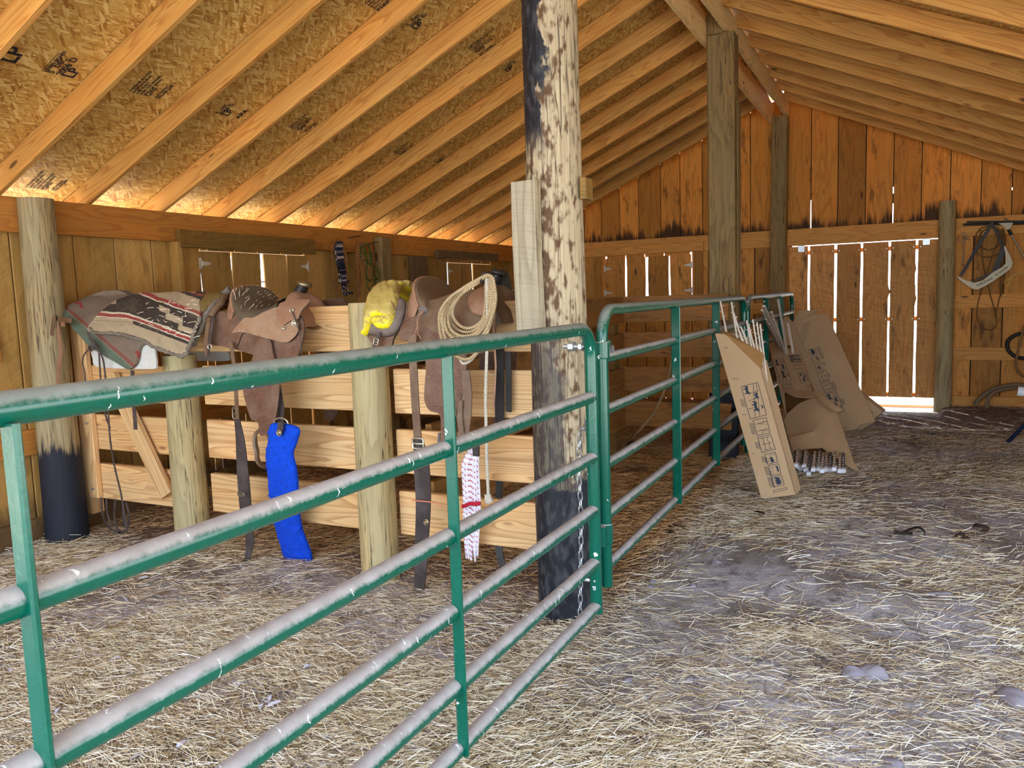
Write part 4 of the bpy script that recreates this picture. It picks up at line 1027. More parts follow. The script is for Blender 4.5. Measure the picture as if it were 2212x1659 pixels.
buckle(atf(534, 1216, YB+.09), .055, .04, .004).build('buckle', M_brass, rc, smooth=True)
mb = MB(); mb.strap(ypath([(600, 826), (604, 850), (607, 880), (607, 905), (606, 932)], 3.085), WD, [.028, .034, .042, .04, .036], .006); mb.build('latigo', L_dark, sa)
# stirrup, hanging edge-on below the fender
mb = MB(); pts = spline([atf(x, y, Y) for x, y, Y in ((560, 930, 3.10), (552, 940, 3.07), (551, 958, 3.06), (555, 975, 3.06), (556, 992, 3.06), (562, 1002, 3.07), (573, 1006, 3.10), (584, 1003, 3.13), (588, 985, 3.13), (586, 955, 3.12), (578, 935, 3.11))], 4)
mb.strap(pts, V(.5, -.85, 0), .055, .014); mb.build('stirrup', L_brown, sa, smooth=True, angle=50)
# fleece roll and rolled strings behind the cantle
def lumpy(pts, r_, amp, n=6, seg=12, seed=0, sc=40):
    c = spline(pts, n); mb = MB(); mb.tube(c, r_, seg)
    mb.v = [tuple(Vector(v)+(Vector(v)-min(c, key=lambda q_: (q_-Vector(v)).length)).normalized()*amp*noise.noise(Vector(v)*sc+V(seed, 0, 0))) for v in mb.v]; return mb
mb = lumpy([drape(.02)(*q_) for q_ in [(496, 625), (482, 636), (467, 655), (450, 676), (437, 700), (425, 728), (414, 748)]], .017, .014, 8, seed=3)
mb.build('fleece_edge', M_fleecegrey, sa, smooth=True)
mb = lumpy([drape(.04)(*q_) for q_ in [(487, 640), (478, 655), (466, 668), (455, 684)]], .019, .004, 5, seed=5); mb.build('rolled_string', L_brown, sa, smooth=True)
for dx, col_, wd_ in ((0, L_brown, .03), (9, L_dark, .018)):
    mb = MB(); mb.strap([drape(.06)(*q_) for q_ in [(452+dx, 686), (449+dx, 705), (446+dx, 730), (445+dx*.6, 755), (449, 768)]], WD, wd_, .006); mb.build('folded_strap', col_, sa, smooth=True)
mb = MB(); p = drape(.075)(453, 749); mb.tube([p+V(math.cos(a)*.014, 0, math.sin(a)*.014) for a in [2*PI*k/12 for k in range(12)]], .003, 6, closed=True, up=(0, 1, 0)); mb.build('d_ring', M_silver, sa, smooth=True)
# straw lying in the seat
mb = MB(); rr = random.Random(4)
for k in range(46):
    i = rr.randint(2, 24); j = rr.randint(4, 18); p = Q_[i][j].lerp(Q_[i+1][j+1], rr.random())+V(.002, -.001, .004)
    e = Q_[min(i+2, len(Q_)-1)][max(0, j-2)]-Q_[i][j]; e = (e.normalized()+V(rr.uniform(-.4, .4), rr.uniform(-.4, .4), rr.uniform(-.2, .2)))*rr.uniform(.012, .028)
    mb.strap([p-e, p+V(0, 0, .003), p+e], V(0, 0, 1) if k % 2 else V(0, 1, 0), .0022, .001, rnd=.85)
tag(mb.build('seat_straw', M_straw), 'wisps of pale straw lying in the dark seat of the tooled saddle', 'straw', kind='stuff')

# ---- blue fleece cinch
M_blue = plain('royal_blue_fleece', srgb(8, 66, 190), 1., var=.45, sc=60., bump=.9)
bf = root('fleece_cinch', 'bright royal blue fleece covered cinch hanging from the tooled saddle to the ground', 'cinch')
fo = smooth2([(584, 920), (600, 913), (645, 924), (641, 955), (633, 980), (640, 1010), (644, 1050), (646, 1100), (655, 1150), (675, 1207), (650, 1222), (622, 1232), (611, 1190), (596, 1140), (583, 1070), (578, 1010), (576, 980), (581, 950)], 3)
def Sbf(px, py): return atf(px, py, 3.04+.30*max(0, (py-1000)/230)**1.3)
mb = MB(); mb.sheet(fo, Sbf, .012, 4, puff=.022, pr=22, bump=lambda a, b: .008*noise.noise(V(a*.09, b*.09, 0))+.006*noise.noise(V(a*.25, b*.25, 4)), uvs=.003)
core = mb.build('fleece_cover', M_blue, bf, smooth=True, angle=80)
mb = MB(); rr = random.Random(2); tri = [(f, [Vector(core.data.vertices[i].co) for i in f.vertices]) for f in core.data.polygons]
tri = [(f.normal.copy(), c) for f, c in tri if f.normal.y < .4]
for k in range(16000):
    n_, c = rr.choice(tri); a, b = rr.random(), rr.random(); 
    if a+b > 1: a, b = 1-a, 1-b
    p = c[0]+(c[1]-c[0])*a+(c[2]-c[0])*b; d_ = (n_+V(rr.uniform(-.9, .9), rr.uniform(-.5, .5), rr.uniform(-1.2, .3))).normalized()*rr.uniform(.008, .018)
    s_ = d_.cross(V(rr.random(), 1, rr.random())).normalized()*.0022
    mb.add([p-s_, p+s_, p+d_], [[0, 1, 2]], [(0, 0)]*3, rr.random())
pile = mb.build('fleece_pile', M_blue, core); pile['kind'] = 'stuff'
p = atf(607, 914, 3.02); mb = MB(); mb.tube([p+V(math.cos(a)*.05, 0, math.sin(a)*.028) for a in [PI*k/12 for k in range(13)]], .004, 8); mb.build('cinch_ring', M_silver, bf, smooth=True)
mb = MB(); mb.strap(ypath([(607, 912), (606, 925), (603, 938)], (3.0, 2.99)), WD, [.036, .04, .03], .006); mb.build('cinch_strap', L_dark, bf)
disc(atf(603, 935, 2.985), .018).build('concho', M_brass, bf, smooth=True, angle=60)

# ---- saddle with the coiled rope
B_ = (770, 570, 8.73); C_ = (930, 560, 7.215)
sb = root('western_saddle', 'worn brown saddle with a smooth seat and a coiled rope on its horn', 'saddle')
mb = MB(); mb.sheet(smooth2([(876, 652), (871, 690), (862, 728), (882, 736), (905, 744), (950, 755), (1030, 765), (1064, 745), (1072, 690), (1066, 672), (1000, 690), (930, 680)], 3), drape(.0), .008, 5, mirror=YF, emi=1)
mb.build('skirt', [L_tool, L_dark], sb, smooth=True, angle=50)
mb = MB(); mb.sheet(smooth2([(903, 676), (908, 692), (919, 705), (932, 714), (949, 721), (968, 722), (1000, 716), (1035, 705), (1062, 685), (1068, 655), (1050, 630), (1000, 628), (950, 645), (915, 655)], 3), drape(.014), .007, 4, mirror=YF, emi=1)
mb.build('seat_jockey', [L_brown, L_dark], sb, smooth=True, angle=50)
Q2 = saddle_tree(sb, -2.062, 1.492, L_brown, L_brown, L_rim, L_black, cant_h=.128, cw=.20, hx=.245, hz=.138)
mb = MB(); mb.sheet(smooth2([(1015, 640), (1045, 622), (1070, 640), (1070, 670), (1050, 684), (1025, 680), (1012, 662)], 3), drape(.028), .006, 4, mirror=YF, emi=1, puff=.02, pr=15); mb.build('fork_cover', [L_rim, L_dark], sb, smooth=True, angle=50)
p = drape(.03)(915, 671); disc(p, .024).build('concho', L_grey, sb, smooth=True, angle=60)
S = drape(.05); mb = MB(); mb.strap([S(*q_) for q_ in [(913, 672), (905, 681), (901, 695), (900, 712), (893, 730)]], WD, .006, .003); mb.strap([S(*q_) for q_ in [(915, 674), (904, 684), (902, 700), (903, 722), (910, 731)]], WD, .006, .003); mb.build('saddle_string', L_rim, sb)
mb = MB(); mb.sheet(smooth2([(871, 646), (876, 658), (875, 673), (868, 697), (857, 718), (843, 726), (825, 728), (811, 725), (793, 720), (805, 694), (838, 655)], 3), drape(.01), .01, 4, mirror=YF, emi=1, puff=.02, pr=14); fl_ = mb.build('saddle_bag', [L_grey, L_dark], sb, smooth=True, angle=60)
mb = MB(); mb.sheet(smooth2([(793, 721), (806, 743), (815, 752), (845, 750), (851, 732), (871, 698), (876, 680), (866, 690), (840, 715), (815, 718)], 3), drape(-.002), .012, 4, mirror=YF, emi=1); mb.build('bag_body', [L_tool, L_dark], sb, smooth=True, angle=60)
mb = MB(); mb.strap([drape(.045)(*q_) for q_ in [(820, 717), (817, 727), (812, 737), (806, 749)]], WD, .018, .004); bs_ = mb.build('bag_strap', L_dark, sb); buckle(drape(.05)(812, 738), .026, .03, .003, (.35, 0, 1)).build('buckle', M_silver, bs_)
YC = 3.045
mb = MB(); mb.strap(spline(ypath([(893, 722), (891, 745), (893, 790), (896, 850), (900, 910), (903, 955)], (3.05, YC)), 3), WD, .044, .007); fs_ = mb.build('flank_billet', L_brown, sb)
mb = MB(); mb.strap(spline(ypath([(903, 950), (908, 975), (911, 1010), (914, 1060), (914, 1110), (911, 1170), (909, 1225), (906, 1262), (903, 1290)], (YC-.01, YC+.1)), 3), WD, [.055, .06, .068, .075, .082, .086, .09, .092, .09, .09, .088, .085, .084, .082, .08, .078, .076, .074, .07, .068, .065, .062, .06, .06, .06], .008); rc = mb.build('rear_cinch', L_dark, sb, smooth=True, angle=40)
buckle(atf(903, 958, YC-.018), .062, .05, .005).build('buckle', M_silver, rc, smooth=True); buckle(atf(903, 1282, YC+.09), .055, .05, .005).build('buckle', M_brass, rc, smooth=True)
disc(atf(921, 1128, YC+.03), .016).build('concho', M_brass, rc, smooth=True)
mb = MB(); mb.tube(ypath([(890, 1081), (905, 1082), (925, 1084), (942, 1086), (957, 1094)], YC+.01), .0035, 6); mb.build('twine', plain('pink_twine', srgb(196, 120, 96), .8), rc)
mb = MB(); mb.sheet(smooth2([(925, 745), (921, 800), (917, 850), (920, 873), (931, 888), (951, 896), (953, 940), (952, 960), (975, 975), (990, 960), (984, 905), (1000, 850), (1008, 800), (1000, 745)], 3), drape(.024), .008, 4, mirror=YF, emi=1); mb.build('fender', [L_tool, L_dark], sb, smooth=True, angle=50)
mb = MB(); mb.strap(ypath([(1006, 800), (1010, 850), (1008, 900), (1004, 950)], 3.03), WD, [.04, .05, .05, .04], .007); mb.strap(ypath([(996, 865), (993, 900), (998, 945), (1003, 975)], 3.02), WD, [.02, .03, .03, .03], .007); mb.build('latigo', L_brown, sb)
mb = MB(); mb.strap([atf(x, y, Y) for x, y, Y in ((1000, 950, 3.04), (985, 975, 3.04), (968, 985, 3.04), (955, 985, 3.05), (950, 965, 3.06), (951, 935, 3.07))], V(.3, -.9, 0), .05, .012); mb.build('stirrup', L_dark, sb, smooth=True)
mb = MB(); mb.strap(ypath([(1079, 745), (1079, 800), (1079, 860), (1080, 930)], 3.27), WD, .05, .006); mb.strap(ypath([(1098, 760), (1099, 830), (1099, 890)], 3.26), WD, .03, .006); mb.strap(ypath([(1079, 1020), (1078, 1090), (1076, 1170), (1080, 1205), (1086, 1222)], (3.36, 3.30)), WD, .04, .006)
mb.build('far_strap', L_black, sb)
mb = MB(); mb.strap(ypath([(1065, 690), (1068, 740), (1071, 790), (1069, 840), (1066, 885)], 3.02), WD, .009, .003); mb.build('saddle_string', L_rim, sb)
# dark bag slung beyond the horn
mb = MB(); mb.sheet(smooth2([(1072, 590), (1080, 582), (1095, 588), (1101, 605), (1104, 640), (1103, 660), (1085, 664), (1073, 650), (1070, 615)], 3), lambda a, b: atf(a, b, 3.42), .02, 3, puff=.05, pr=16, bump=lambda a, b: .006*noise.noise(V(a*.2, b*.2, 0)))
tag(mb.build('horn_bag', plain('dark_canvas', srgb(62, 56, 44), .9, var=.4, sc=30, bump=.4), smooth=True, angle=70), 'small dark olive bag slung behind the horn of the saddle with the coiled rope', 'bag')

# ---- yellow slicker roll
def slick():
    q = N('yellow_slicker'); p = q.pos(); x, y, z = q.sep(p); nz = q.noise(p, 12., 4, .65); n2 = q.noise(p, 45., 3)
    up = q.sep(q.n('NewGeometry').outputs['Normal'])[2]
    d_ = q.step(q.math('ADD', q.math('ADD', nz, q.math('MULTIPLY', up, .25)), q.math('MULTIPLY', q.math('SUBTRACT', z, 1.40), 1.2)), .38, .66)
    col = q.mix(n2, srgb(232, 208, 20), srgb(250, 232, 40)); col = q.mix(q.math('MULTIPLY', d_, .85), col, srgb(168, 146, 96))
    q.bump(nz, .4, .01); return q.fin(col, .5)
M_yel = slick()
sl = root('rolled_slicker', 'dusty bright yellow slicker rolled up and tied behind the saddle with the coiled rope', 'raincoat')
def wr(a, b): return .012*noise.noise(V(a*.08, b*.05, 1))+.006*noise.noise(V(a*.25, b*.12, 4))
mb = MB(); mb.sheet(smooth2(K([(870, 322), (730, 318), (560, 368), (450, 430), (330, 540), (210, 770), (160, 870), (165, 1000), (170, 1160), (120, 1320), (200, 1330), (345, 1035), (640, 1030), (720, 960), (745, 880), (790, 730), (805, 520), (850, 400)], *B_), 3), drape(.035), .012, 3, mirror=YF, puff=.035, pr=12, bump=wr)
mb.build('slicker_wrap', M_yel, sl, smooth=True, angle=70)
mb = MB(); mb.sheet(smooth2(K([(340, 1020), (335, 1140), (430, 1222), (580, 1222), (660, 1160), (722, 1040), (735, 940), (560, 990)], *B_), 3), drape(.03), .02, 3, mirror=YF, puff=.025, pr=8, bump=lambda a, b: .012*noise.noise(V(a*.35, b*.35, 2)))
mb.build('slicker_roll', M_yel, sl, smooth=True, angle=70)
mb = MB(); mb.strap([drape(.085)(*q_) for q_ in K([(470, 430), (620, 430), (740, 460), (790, 560), (800, 680), (760, 800), (725, 870)], *B_)], V(.3, 0, 1), .008, .003); mb.strap([drape(.085)(*q_) for q_ in K([(470, 450), (560, 560), (640, 680), (700, 790), (725, 870)], *B_)], V(.5, 0, -.5), .006, .003); mb.build('tie_string', L_rim, sl)

# ---- coiled lariat
def ropemat(name, a, b, tw=120., fleck=None):
    q = N(name); u, v, _ = q.uv(); t = q.math('SINE', q.math('ADD', q.math('MULTIPLY', u, tw*2.2), q.math('MULTIPLY', v, tw*2.2)))
    col = q.mix(q.step(t, -.5, .6), b, a)
    if fleck: n_ = q.voro(q.vec(q.math('MULTIPLY', u, 60.), q.math('MULTIPLY', v, 130.), 0.), 1.); col = q.mix(q.math('GREATER_THAN', q.sep(n_['Color'])[0], .78), col, fleck)
    q.bump(t, .7, .004); return q.fin(col, .75)
M_rope = ropemat('tan_lariat', srgb(226, 204, 162), srgb(158, 130, 92), 270.); M_cord = ropemat('white_cord', srgb(240, 232, 214), srgb(176, 166, 146), 260.)
def Sr(off): return lambda a, b: atf(a, b, 3.02-off)
lo = root('coiled_rope', 'pale tan lariat coiled in loops and strapped to the saddle horn beside the charred post', 'rope')
loops = [[(872, 255), (795, 320), (620, 425), (445, 562), (325, 750), (312, 920), (380, 1060), (515, 1132), (670, 1110), (800, 1000), (870, 800), (884, 520), (880, 390)],
         [(910, 250), (780, 306), (580, 415), (392, 566), (262, 780), (245, 980), (310, 1140), (458, 1232), (640, 1212), (792, 1096), (893, 890), (925, 610), (920, 400)],
         [(862, 262), (800, 330), (640, 430), (470, 560), (360, 740), (350, 880), (430, 1010), (560, 1075), (700, 1040), (820, 920), (860, 700), (862, 450)],
         [(880, 255), (790, 310), (600, 420), (420, 560), (290, 760), (275, 960), (330, 1110), (470, 1190), (640, 1180), (780, 1080), (880, 880), (905, 600), (900, 400)],
         [(900, 250), (770, 300), (560, 420), (370, 570), (240, 800), (220, 1000), (290, 1170), (450, 1270), (640, 1240), (800, 1110), (900, 900), (945, 620), (935, 400)],
         [(920, 252), (760, 310), (520, 440), (330, 600), (190, 830), (190, 1060), (250, 1250), (420, 1350), (620, 1330), (800, 1200), (930, 960), (985, 640), (965, 400)],
         [(940, 262), (750, 330), (480, 470), (280, 620), (150, 820), (140, 1050), (200, 1300), (360, 1480), (560, 1560), (740, 1430), (890, 1130), (1010, 700), (1000, 450)]]
for i, lp in enumerate(loops):
    pts = [atf(930+a/7.215, 560+b/7.215, 3.015-.007*i+.012*math.sin(k*1.3+i)) for k, (a, b) in enumerate(lp)]
    MB().tube(spline(pts, 7, closed=True), .0074, 9, closed=True)  .build('rope_loop', M_rope, lo, smooth=True)
mb = MB(); mb.tube(spline([atf(a, b, 2.985) for a, b in ((1051, 600), (1053, 660), (1053, 720), (1051, 780), (1049, 850), (1050, 920), (1052, 1000), (1055, 1070))], 6), .0075, 9); mb.tube(spline([atf(a, b, 2.99) for a, b in ((1030, 765), (1015, 780), (1000, 785), (992, 772))], 5), .0062, 8)
tl = mb.build('rope_tail', M_cord, lo, smooth=True)
mb = lumpy([atf(1055, 1068, 2.985), atf(1056, 1078, 2.985), atf(1058, 1086, 2.985)], .017, .012, 4, seed=8); mb.build('end_knot', M_cord, tl, smooth=True)
mb = MB(); mb.strap(spline([atf(a, b, Y) for a, b, Y in ((1066, 595, 3.2), (1055, 590, 3.02), (1045, 593, 2.98), (1040, 603, 2.98), (1043, 611, 3.0), (1055, 607, 3.1))], 4), V(.3, 0, 1), .018, .005); mb.build('rope_strap', L_dark, lo, smooth=True)
# ---- red and white corded cinch
def mohair():
    q = N('red_white_cords'); u, v, _ = q.uv(); t = q.math('SINE', q.math('ADD', q.math('MULTIPLY', u, 190.), q.math('MULTIPLY', v, 200.)))
    n_ = q.noise(q.vec(q.math('MULTIPLY', u, 30.), q.math('MULTIPLY', v, 30.), 0.), 1., 2.); r = q.rnd()
    col = q.mix(q.math('MULTIPLY', q.step(t, .72, .86), q.math('GREATER_THAN', r, .35)), srgb(236, 232, 240), srgb(176, 30, 48)); q.bump(t, .5, .003); return q.fin(col, .85)
M_moh = mohair()
mc = root('corded_cinch', 'white and red corded cinch hanging below the saddle with the coiled rope', 'cinch'); cords = MB(); rr = random.Random(11)
for k in range(13):
    t = k/12; xs2 = [(1019+16*t, 962), (1000+33*t, 1000), (1000+35*t, 1040), (1002+35*t, 1088), (1002+34*t, 1120), (1004+29*t, 1170), (1008+25*t+rr.uniform(-2, 2), 1205+rr.uniform(-8, 8))]
    cords.tube(spline([atf(a, b, 3.05+.006*math.sin(i+k)+.035*i) for i, (a, b) in enumerate(xs2)], 3), .0042, 7, rnd=k/13)
cords.build('cords', M_moh, mc, smooth=True)
mb = lumpy([atf(1000, 1094, 3.13), atf(1010, 1090, 3.12), atf(1022, 1088, 3.12), atf(1038, 1087, 3.13)], .010, .006, 6, seed=2); mb.build('centre_band', plain('crimson_wool', srgb(170, 26, 48), .9, bump=.5), mc, smooth=True)
p = atf(1028, 963, 3.03); mb = MB(); mb.strap([p+V(0, 0, .05), p, p+V(0, 0, -.05)], WD, [.03, .034, .03], .012); mb.build('cinch_buckle', L_black, mc)

# ---- blankets and the gear beneath them on the left
def blanket_striped():
    q = N('striped_blanket'); u, v, _ = q.uv(); nz = q.noise(q.vec(q.math('MULTIPLY', u, 9.), q.math('MULTIPLY', v, 9.), 0.), 1., 4., .7)
    wv = q.noise(q.vec(q.math('MULTIPLY', u, 90.), q.math('MULTIPLY', v, 400.), 0.), 1., 2.)
    vv = q.math('ADD', v, q.math('MULTIPLY', q.math('SUBTRACT', nz, .5), .03))
    cream, blk, red = srgb(176, 158, 128), srgb(52, 46, 42), srgb(150, 58, 52)
    nd = q.n('ValToRGB'); nd.color_ramp.interpolation = 'CONSTANT'; e = nd.color_ramp.elements
    st = [(0., cream), (.10, blk), (.17, red), (.20, blk), (.23, cream), (.33, red), (.36, srgb(214, 200, 176)), (.375, blk), (.565, srgb(214, 200, 176)), (.58, red), (.61, srgb(214, 200, 176)), (.625, blk), (.665, cream), (.84, srgb(132, 118, 100))]
    while len(e) < len(st): e.new(.5)
    for i, (p_, c) in enumerate(st): e[i].position = p_; e[i].color = c
    q.L(vv, nd.inputs[0]); col = nd.outputs[0]
    # cream blocks inside the broad black band
    def blockm(u0, u1, v0, v1): return q.math('MULTIPLY', q.math('MULTIPLY', q.math('GREATER_THAN', u, u0), q.math('LESS_THAN', u, u1)), q.math('MULTIPLY', q.math('GREATER_THAN', vv, v0), q.math('LESS_THAN', vv, v1)))
    for a in ((.03, .16, .43, .48), (.10, .22, .46, .50), (.62, .72, .40, .45), (.68, .84, .44, .50), (.80, .98, .50, .55)): col = q.mix(blockm(*a), col, cream)
    # the near black stripe fades out at the left end
    col = q.mix(q.math('MULTIPLY', q.math('MULTIPLY', q.math('GREATER_THAN', vv, .625), q.math('LESS_THAN', vv, .665)), q.math('LESS_THAN', u, .38)), col, cream)
    col = q.mix(q.math('MULTIPLY', q.step(nz, .45, .7), .35), col, srgb(122, 108, 88)); col = q.mix(q.math('MULTIPLY', wv, .25), col, srgb(90, 78, 62)); q.bump(q.math('ADD', wv, nz), .5, .004)
    return q.fin(col, .95)
def blanket_grey():
    q = N('grey_blanket'); u, v, _ = q.uv(); nz = q.noise(q.vec(q.math('MULTIPLY', u, 9.), q.math('MULTIPLY', v, 9.), 0.), 1., 4., .7); wv = q.noise(q.vec(q.math('MULTIPLY', u, 90.), q.math('MULTIPLY', v, 400.), 0.), 1., 2.)
    vv = q.math('ADD', v, q.math('MULTIPLY', q.math('SUBTRACT', nz, .5), .01))
    nd = q.n('ValToRGB'); nd.color_ramp.interpolation = 'CONSTANT'; e = nd.color_ramp.elements; st = [(0., srgb(92, 110, 92)), (.035, srgb(122, 126, 104)), (.055, srgb(122, 102, 86)), (.075, srgb(134, 72, 62)), (.13, srgb(126, 110, 94))]
    while len(e) < len(st): e.new(.5)
    for i, (p_, c) in enumerate(st): e[i].position = p_; e[i].color = c
    q.L(vv, nd.inputs[0]); col = nd.outputs[0]
    zz = q.math('ADD', v, q.math('MULTIPLY', q.math('PINGPONG', u, .04), 1.2))
    dm = q.math('MULTIPLY', q.math('MULTIPLY', q.math('GREATER_THAN', zz, .33), q.math('LESS_THAN', zz, .40)), q.math('GREATER_THAN', q.math('ABSOLUTE', q.math('SUBTRACT', u, .50)), .36))
    col = q.mix(dm, col, srgb(150, 60, 54))
    col = q.mix(q.math('MULTIPLY', q.step(nz, .4, .7), .4), col, srgb(108, 94, 80)); col = q.mix(q.math('MULTIPLY', wv, .2), col, srgb(80, 70, 60)); q.bump(q.math('ADD', wv, nz), .5, .004)
    return q.fin(col, .95)
def uv_strip(a, b):   # photograph crop units: along the stripe / across it
    cx, cy = (a)*3.456, (b-420)*3.456
    ref = np.interp(cx, [690, 750, 960, 1200, 1415, 1500], [900, 905, 915, 1000, 1080, 1110])
    return ((cx-700)/800, .595+(cy-ref)/ (430 if cy < ref else 300)*.5)
def uv_grey(a, b):
    cx, cy = a*3.456, (b-420)*3.456; d_ = V(500, 420, 0).normalized(); r_ = V(cx-480, cy-880, 0)
    return (r_.dot(d_)/700, (r_.x*d_.y-r_.y*d_.x)/350)
GB = [(1.60, .0), (1.58, .04), (1.55, .085), (1.52, .12), (1.47, .17), (1.40, .215), (1.32, .25), (1.2, .28), (1.0, .30), (0, .30)]
bw = lambda a, b: .008*noise.noise(V(a*.03, b*.05, 3))
mb = MB(); mb.sheet(smooth2([(131, 673), (148, 662), (174, 649), (208, 634), (232, 628), (262, 628), (290, 640), (360, 650), (372, 700), (330, 740), (306, 748), (298, 782), (284, 797), (270, 793), (203, 754), (174, 725), (150, 700), (139, 683)], 3), drape(.02, GB), .018, 5, mirror=YF, uvf=uv_grey, bump=bw)
tag(mb.build('saddle_blanket', blanket_grey(), smooth=True, angle=70), 'grey brown saddle blanket with a red and green border, draped under the striped one', 'blanket')
mb = MB(); mb.sheet(smooth2([(269, 646), (290, 639), (330, 635), (434, 636), (432, 655), (434, 680), (424, 708), (414, 735), (402, 766), (386, 767), (333, 748), (301, 730), (260, 719), (200, 718), (194, 706), (214, 683), (246, 655)], 3), drape(.045, GB), .020, 4, mirror=YF, uvf=uv_strip, bump=bw)
tag(mb.build('saddle_blanket', blanket_striped(), smooth=True, angle=70), 'black and cream striped saddle blanket with red lines, draped on top', 'blanket')
mb = lumpy([drape(.055, GB)(*q_) for q_ in [(196, 708), (202, 718), (230, 720), (262, 722), (301, 733), (333, 750), (365, 762), (388, 769), (402, 764), (412, 740), (422, 712), (433, 684)]], .010, .012, 6, seed=7, sc=60)
mb.build('blanket_fringe', M_fleecegrey, bpy.data.objects['saddle_blanket.001'], smooth=True)
mb = MB(); mb.sheet(smooth2([(205, 752), (202, 775), (210, 792), (262, 796), (330, 797), (339, 790), (337, 765), (330, 742), (280, 730)], 3), drape(.0, GB), .012, 5, mirror=YF); 
tag(mb.build('canvas_pad', plain('pale_canvas', srgb(196, 196, 188), .9, sc=30.), smooth=True), 'pale canvas pad showing below the corner of the grey blanket', 'pad')
# saddle hidden beneath the blankets: the pommel end shows at the right as a brown lobe
mb = MB(); mb.sheet(smooth2([(425, 642), (445, 636), (470, 634), (484, 640), (466, 652), (448, 668), (436, 676), (428, 662)], 3), drape(.03), .015, 4, mirror=YF, puff=.015, pr=10)
tag(mb.build('leather_flap', leather('olive_leather', srgb(104, 84, 46), srgb(140, 118, 76), 0, .5, .4), smooth=True), 'olive brown leather flap between the striped blanket and the tooled saddle', 'saddle flap')
mb = MB(); mb.board((-4.85, YF, 1.45), (-4.00, YF, 1.45), (0, .16, 0), (0, 0, .12), n=2); mb.board((-4.85, YF, 1.36), (-4.00, YF, 1.36), (0, .05, 0), (0, 0, .2), n=1)
tag(mb.build('saddle_rack', M_stall), 'plank rack beneath the draped saddle blankets', 'rack')
hs = root('hanging_bridle', 'tangle of thin brown leather reins and straps hanging below the saddle blankets', 'bridle')
def strapset(name, paths, mat, Y, w_, th=.004, parent=None):
    mb = MB()
    for i, p in enumerate(paths): mb.strap(spline(ypath(p, Y if not isinstance(Y, list) else Y[i]), 4), WD, w_, th)
    return mb.build(name, mat, parent, smooth=True, angle=40)
strapset('rein', [[(192, 720), (205, 745), (222, 775), (228, 820), (233, 880), (238, 950), (248, 1010), (260, 1060), (268, 1105), (275, 1150)]], L_dark, 2.98, .012, parent=hs)
strapset('rein', [[(200, 735), (212, 750), (216, 800), (220, 850), (226, 890), (238, 926)]], L_dark, 3.0, .012, parent=hs)
strapset('strap', [[(286, 800), (288, 850), (291, 900), (293, 928)]], L_dark, 3.02, .03, parent=hs)
strapset('rein', [[(210, 752), (196, 752), (182, 766), (178, 785), (183, 805), (186, 860)], [(188, 716), (196, 735), (206, 748)]], L_dark, 3.0, .008, parent=hs)
mb = MB(); p = atf(196, 752, 2.98); mb.tube([p+V(math.cos(a)*.02, 0, math.sin(a)*.016) for a in [2*PI*k/14 for k in range(14)]], .006, 8, closed=True, up=(0, 1, 0)); mb.build('knot', L_dark, hs, smooth=True)
strapset('rein', [[(219, 1075), (220, 1100), (226, 1125), (238, 1142), (262, 1150), (275, 1140), (278, 1110), (272, 1085)], [(230, 1078), (232, 1110), (243, 1140)], [(250, 1078), (247, 1110), (252, 1140), (268, 1150)], [(266, 1085), (266, 1115), (270, 1140)]], L_dark, 3.18, .014, parent=hs)
th_ = root('tie_strap', 'pale leather strap hanging from the blankets in front of the weathered wall post', 'strap')
strapset('strap', [[(140, 700), (125, 702), (128, 730), (132, 760), (127, 790), (126, 822), (128, 850)]], L_rim, 3.02, .035, parent=th_)
strapset('strap', [[(155, 693), (135, 690), (118, 688), (114, 705), (112, 725)]], L_brown, 3.0, .03, parent=th_)
# ---- tack hanging on nails in the left wall beam
def hangrope(name, label, nail, loops, mat, rad, X=-5.02):
    r_ = root(name, label, 'rope'); n0 = atx(*nail, -5.12); mb = MB(); mb.tube([n0, V(-4.97, n0.y, n0.z+.02)], .004, 6); mb.build('nail', M_dark, r_)
    for pts, mt, rd in loops: MB().tube(spline([atx(a, b, X+.012*math.sin(i*2.1+rd*900)) for i, (a, b) in enumerate(pts)], 5), rd, 7).build('rope_strand', mt, r_, smooth=True)
    return r_
M_navy = ropemat('navy_rope', srgb(34, 36, 62), srgb(12, 14, 26), 80., srgb(210, 190, 180)); M_green = ropemat('green_rope', srgb(84, 120, 44), srgb(44, 70, 24), 80.); M_brn = ropemat('brown_rope', srgb(176, 120, 70), srgb(110, 66, 34), 110.)
C7 = lambda L_: [(700+a/5.29, 500+b/5.29) for a, b in L_]
nv = [(C7([(150+9*k, 118), (128+16*k, 190), (140+16*k, 320), (165+15*k, 440), (185+14*k, 540+8*k), (215+12*k, 650+20*(k % 3)), (235+18*k, 740-6*k)]), M_navy, .008) for k in range(6)]
nv += [(C7([(160, 105), (105, 140), (90, 260), (100, 420), (115, 560), (150, 680), (160, 830)]), M_brn, .008), (C7([(170, 110), (215, 130), (250, 260), (262, 420), (255, 560), (240, 700)]), M_brn, .008), (C7([(280, 560), (262, 620), (290, 700), (330, 690)]), M_navy, .007), (C7([(168, 520), (178, 600)]), M_navy, .007)]
hangrope('hanging_rope', 'navy flecked rope with tan loops hanging from the first nail on the left wall beam', (752, 515), nv, M_navy, .008)
gv = [(C7([(430, 130), (385, 160), (372, 300), (385, 480), (395, 640), (395, 760)]), M_brn, .009), (C7([(470, 130), (430, 170), (432, 300), (470, 440), (480, 540)]), M_brn, .010), (C7([(520, 130), (555, 190), (565, 300), (545, 420), (550, 560)]), M_brn, .008), (C7([(400, 160), (400, 330), (415, 520), (410, 740)]), M_brn, .008)]
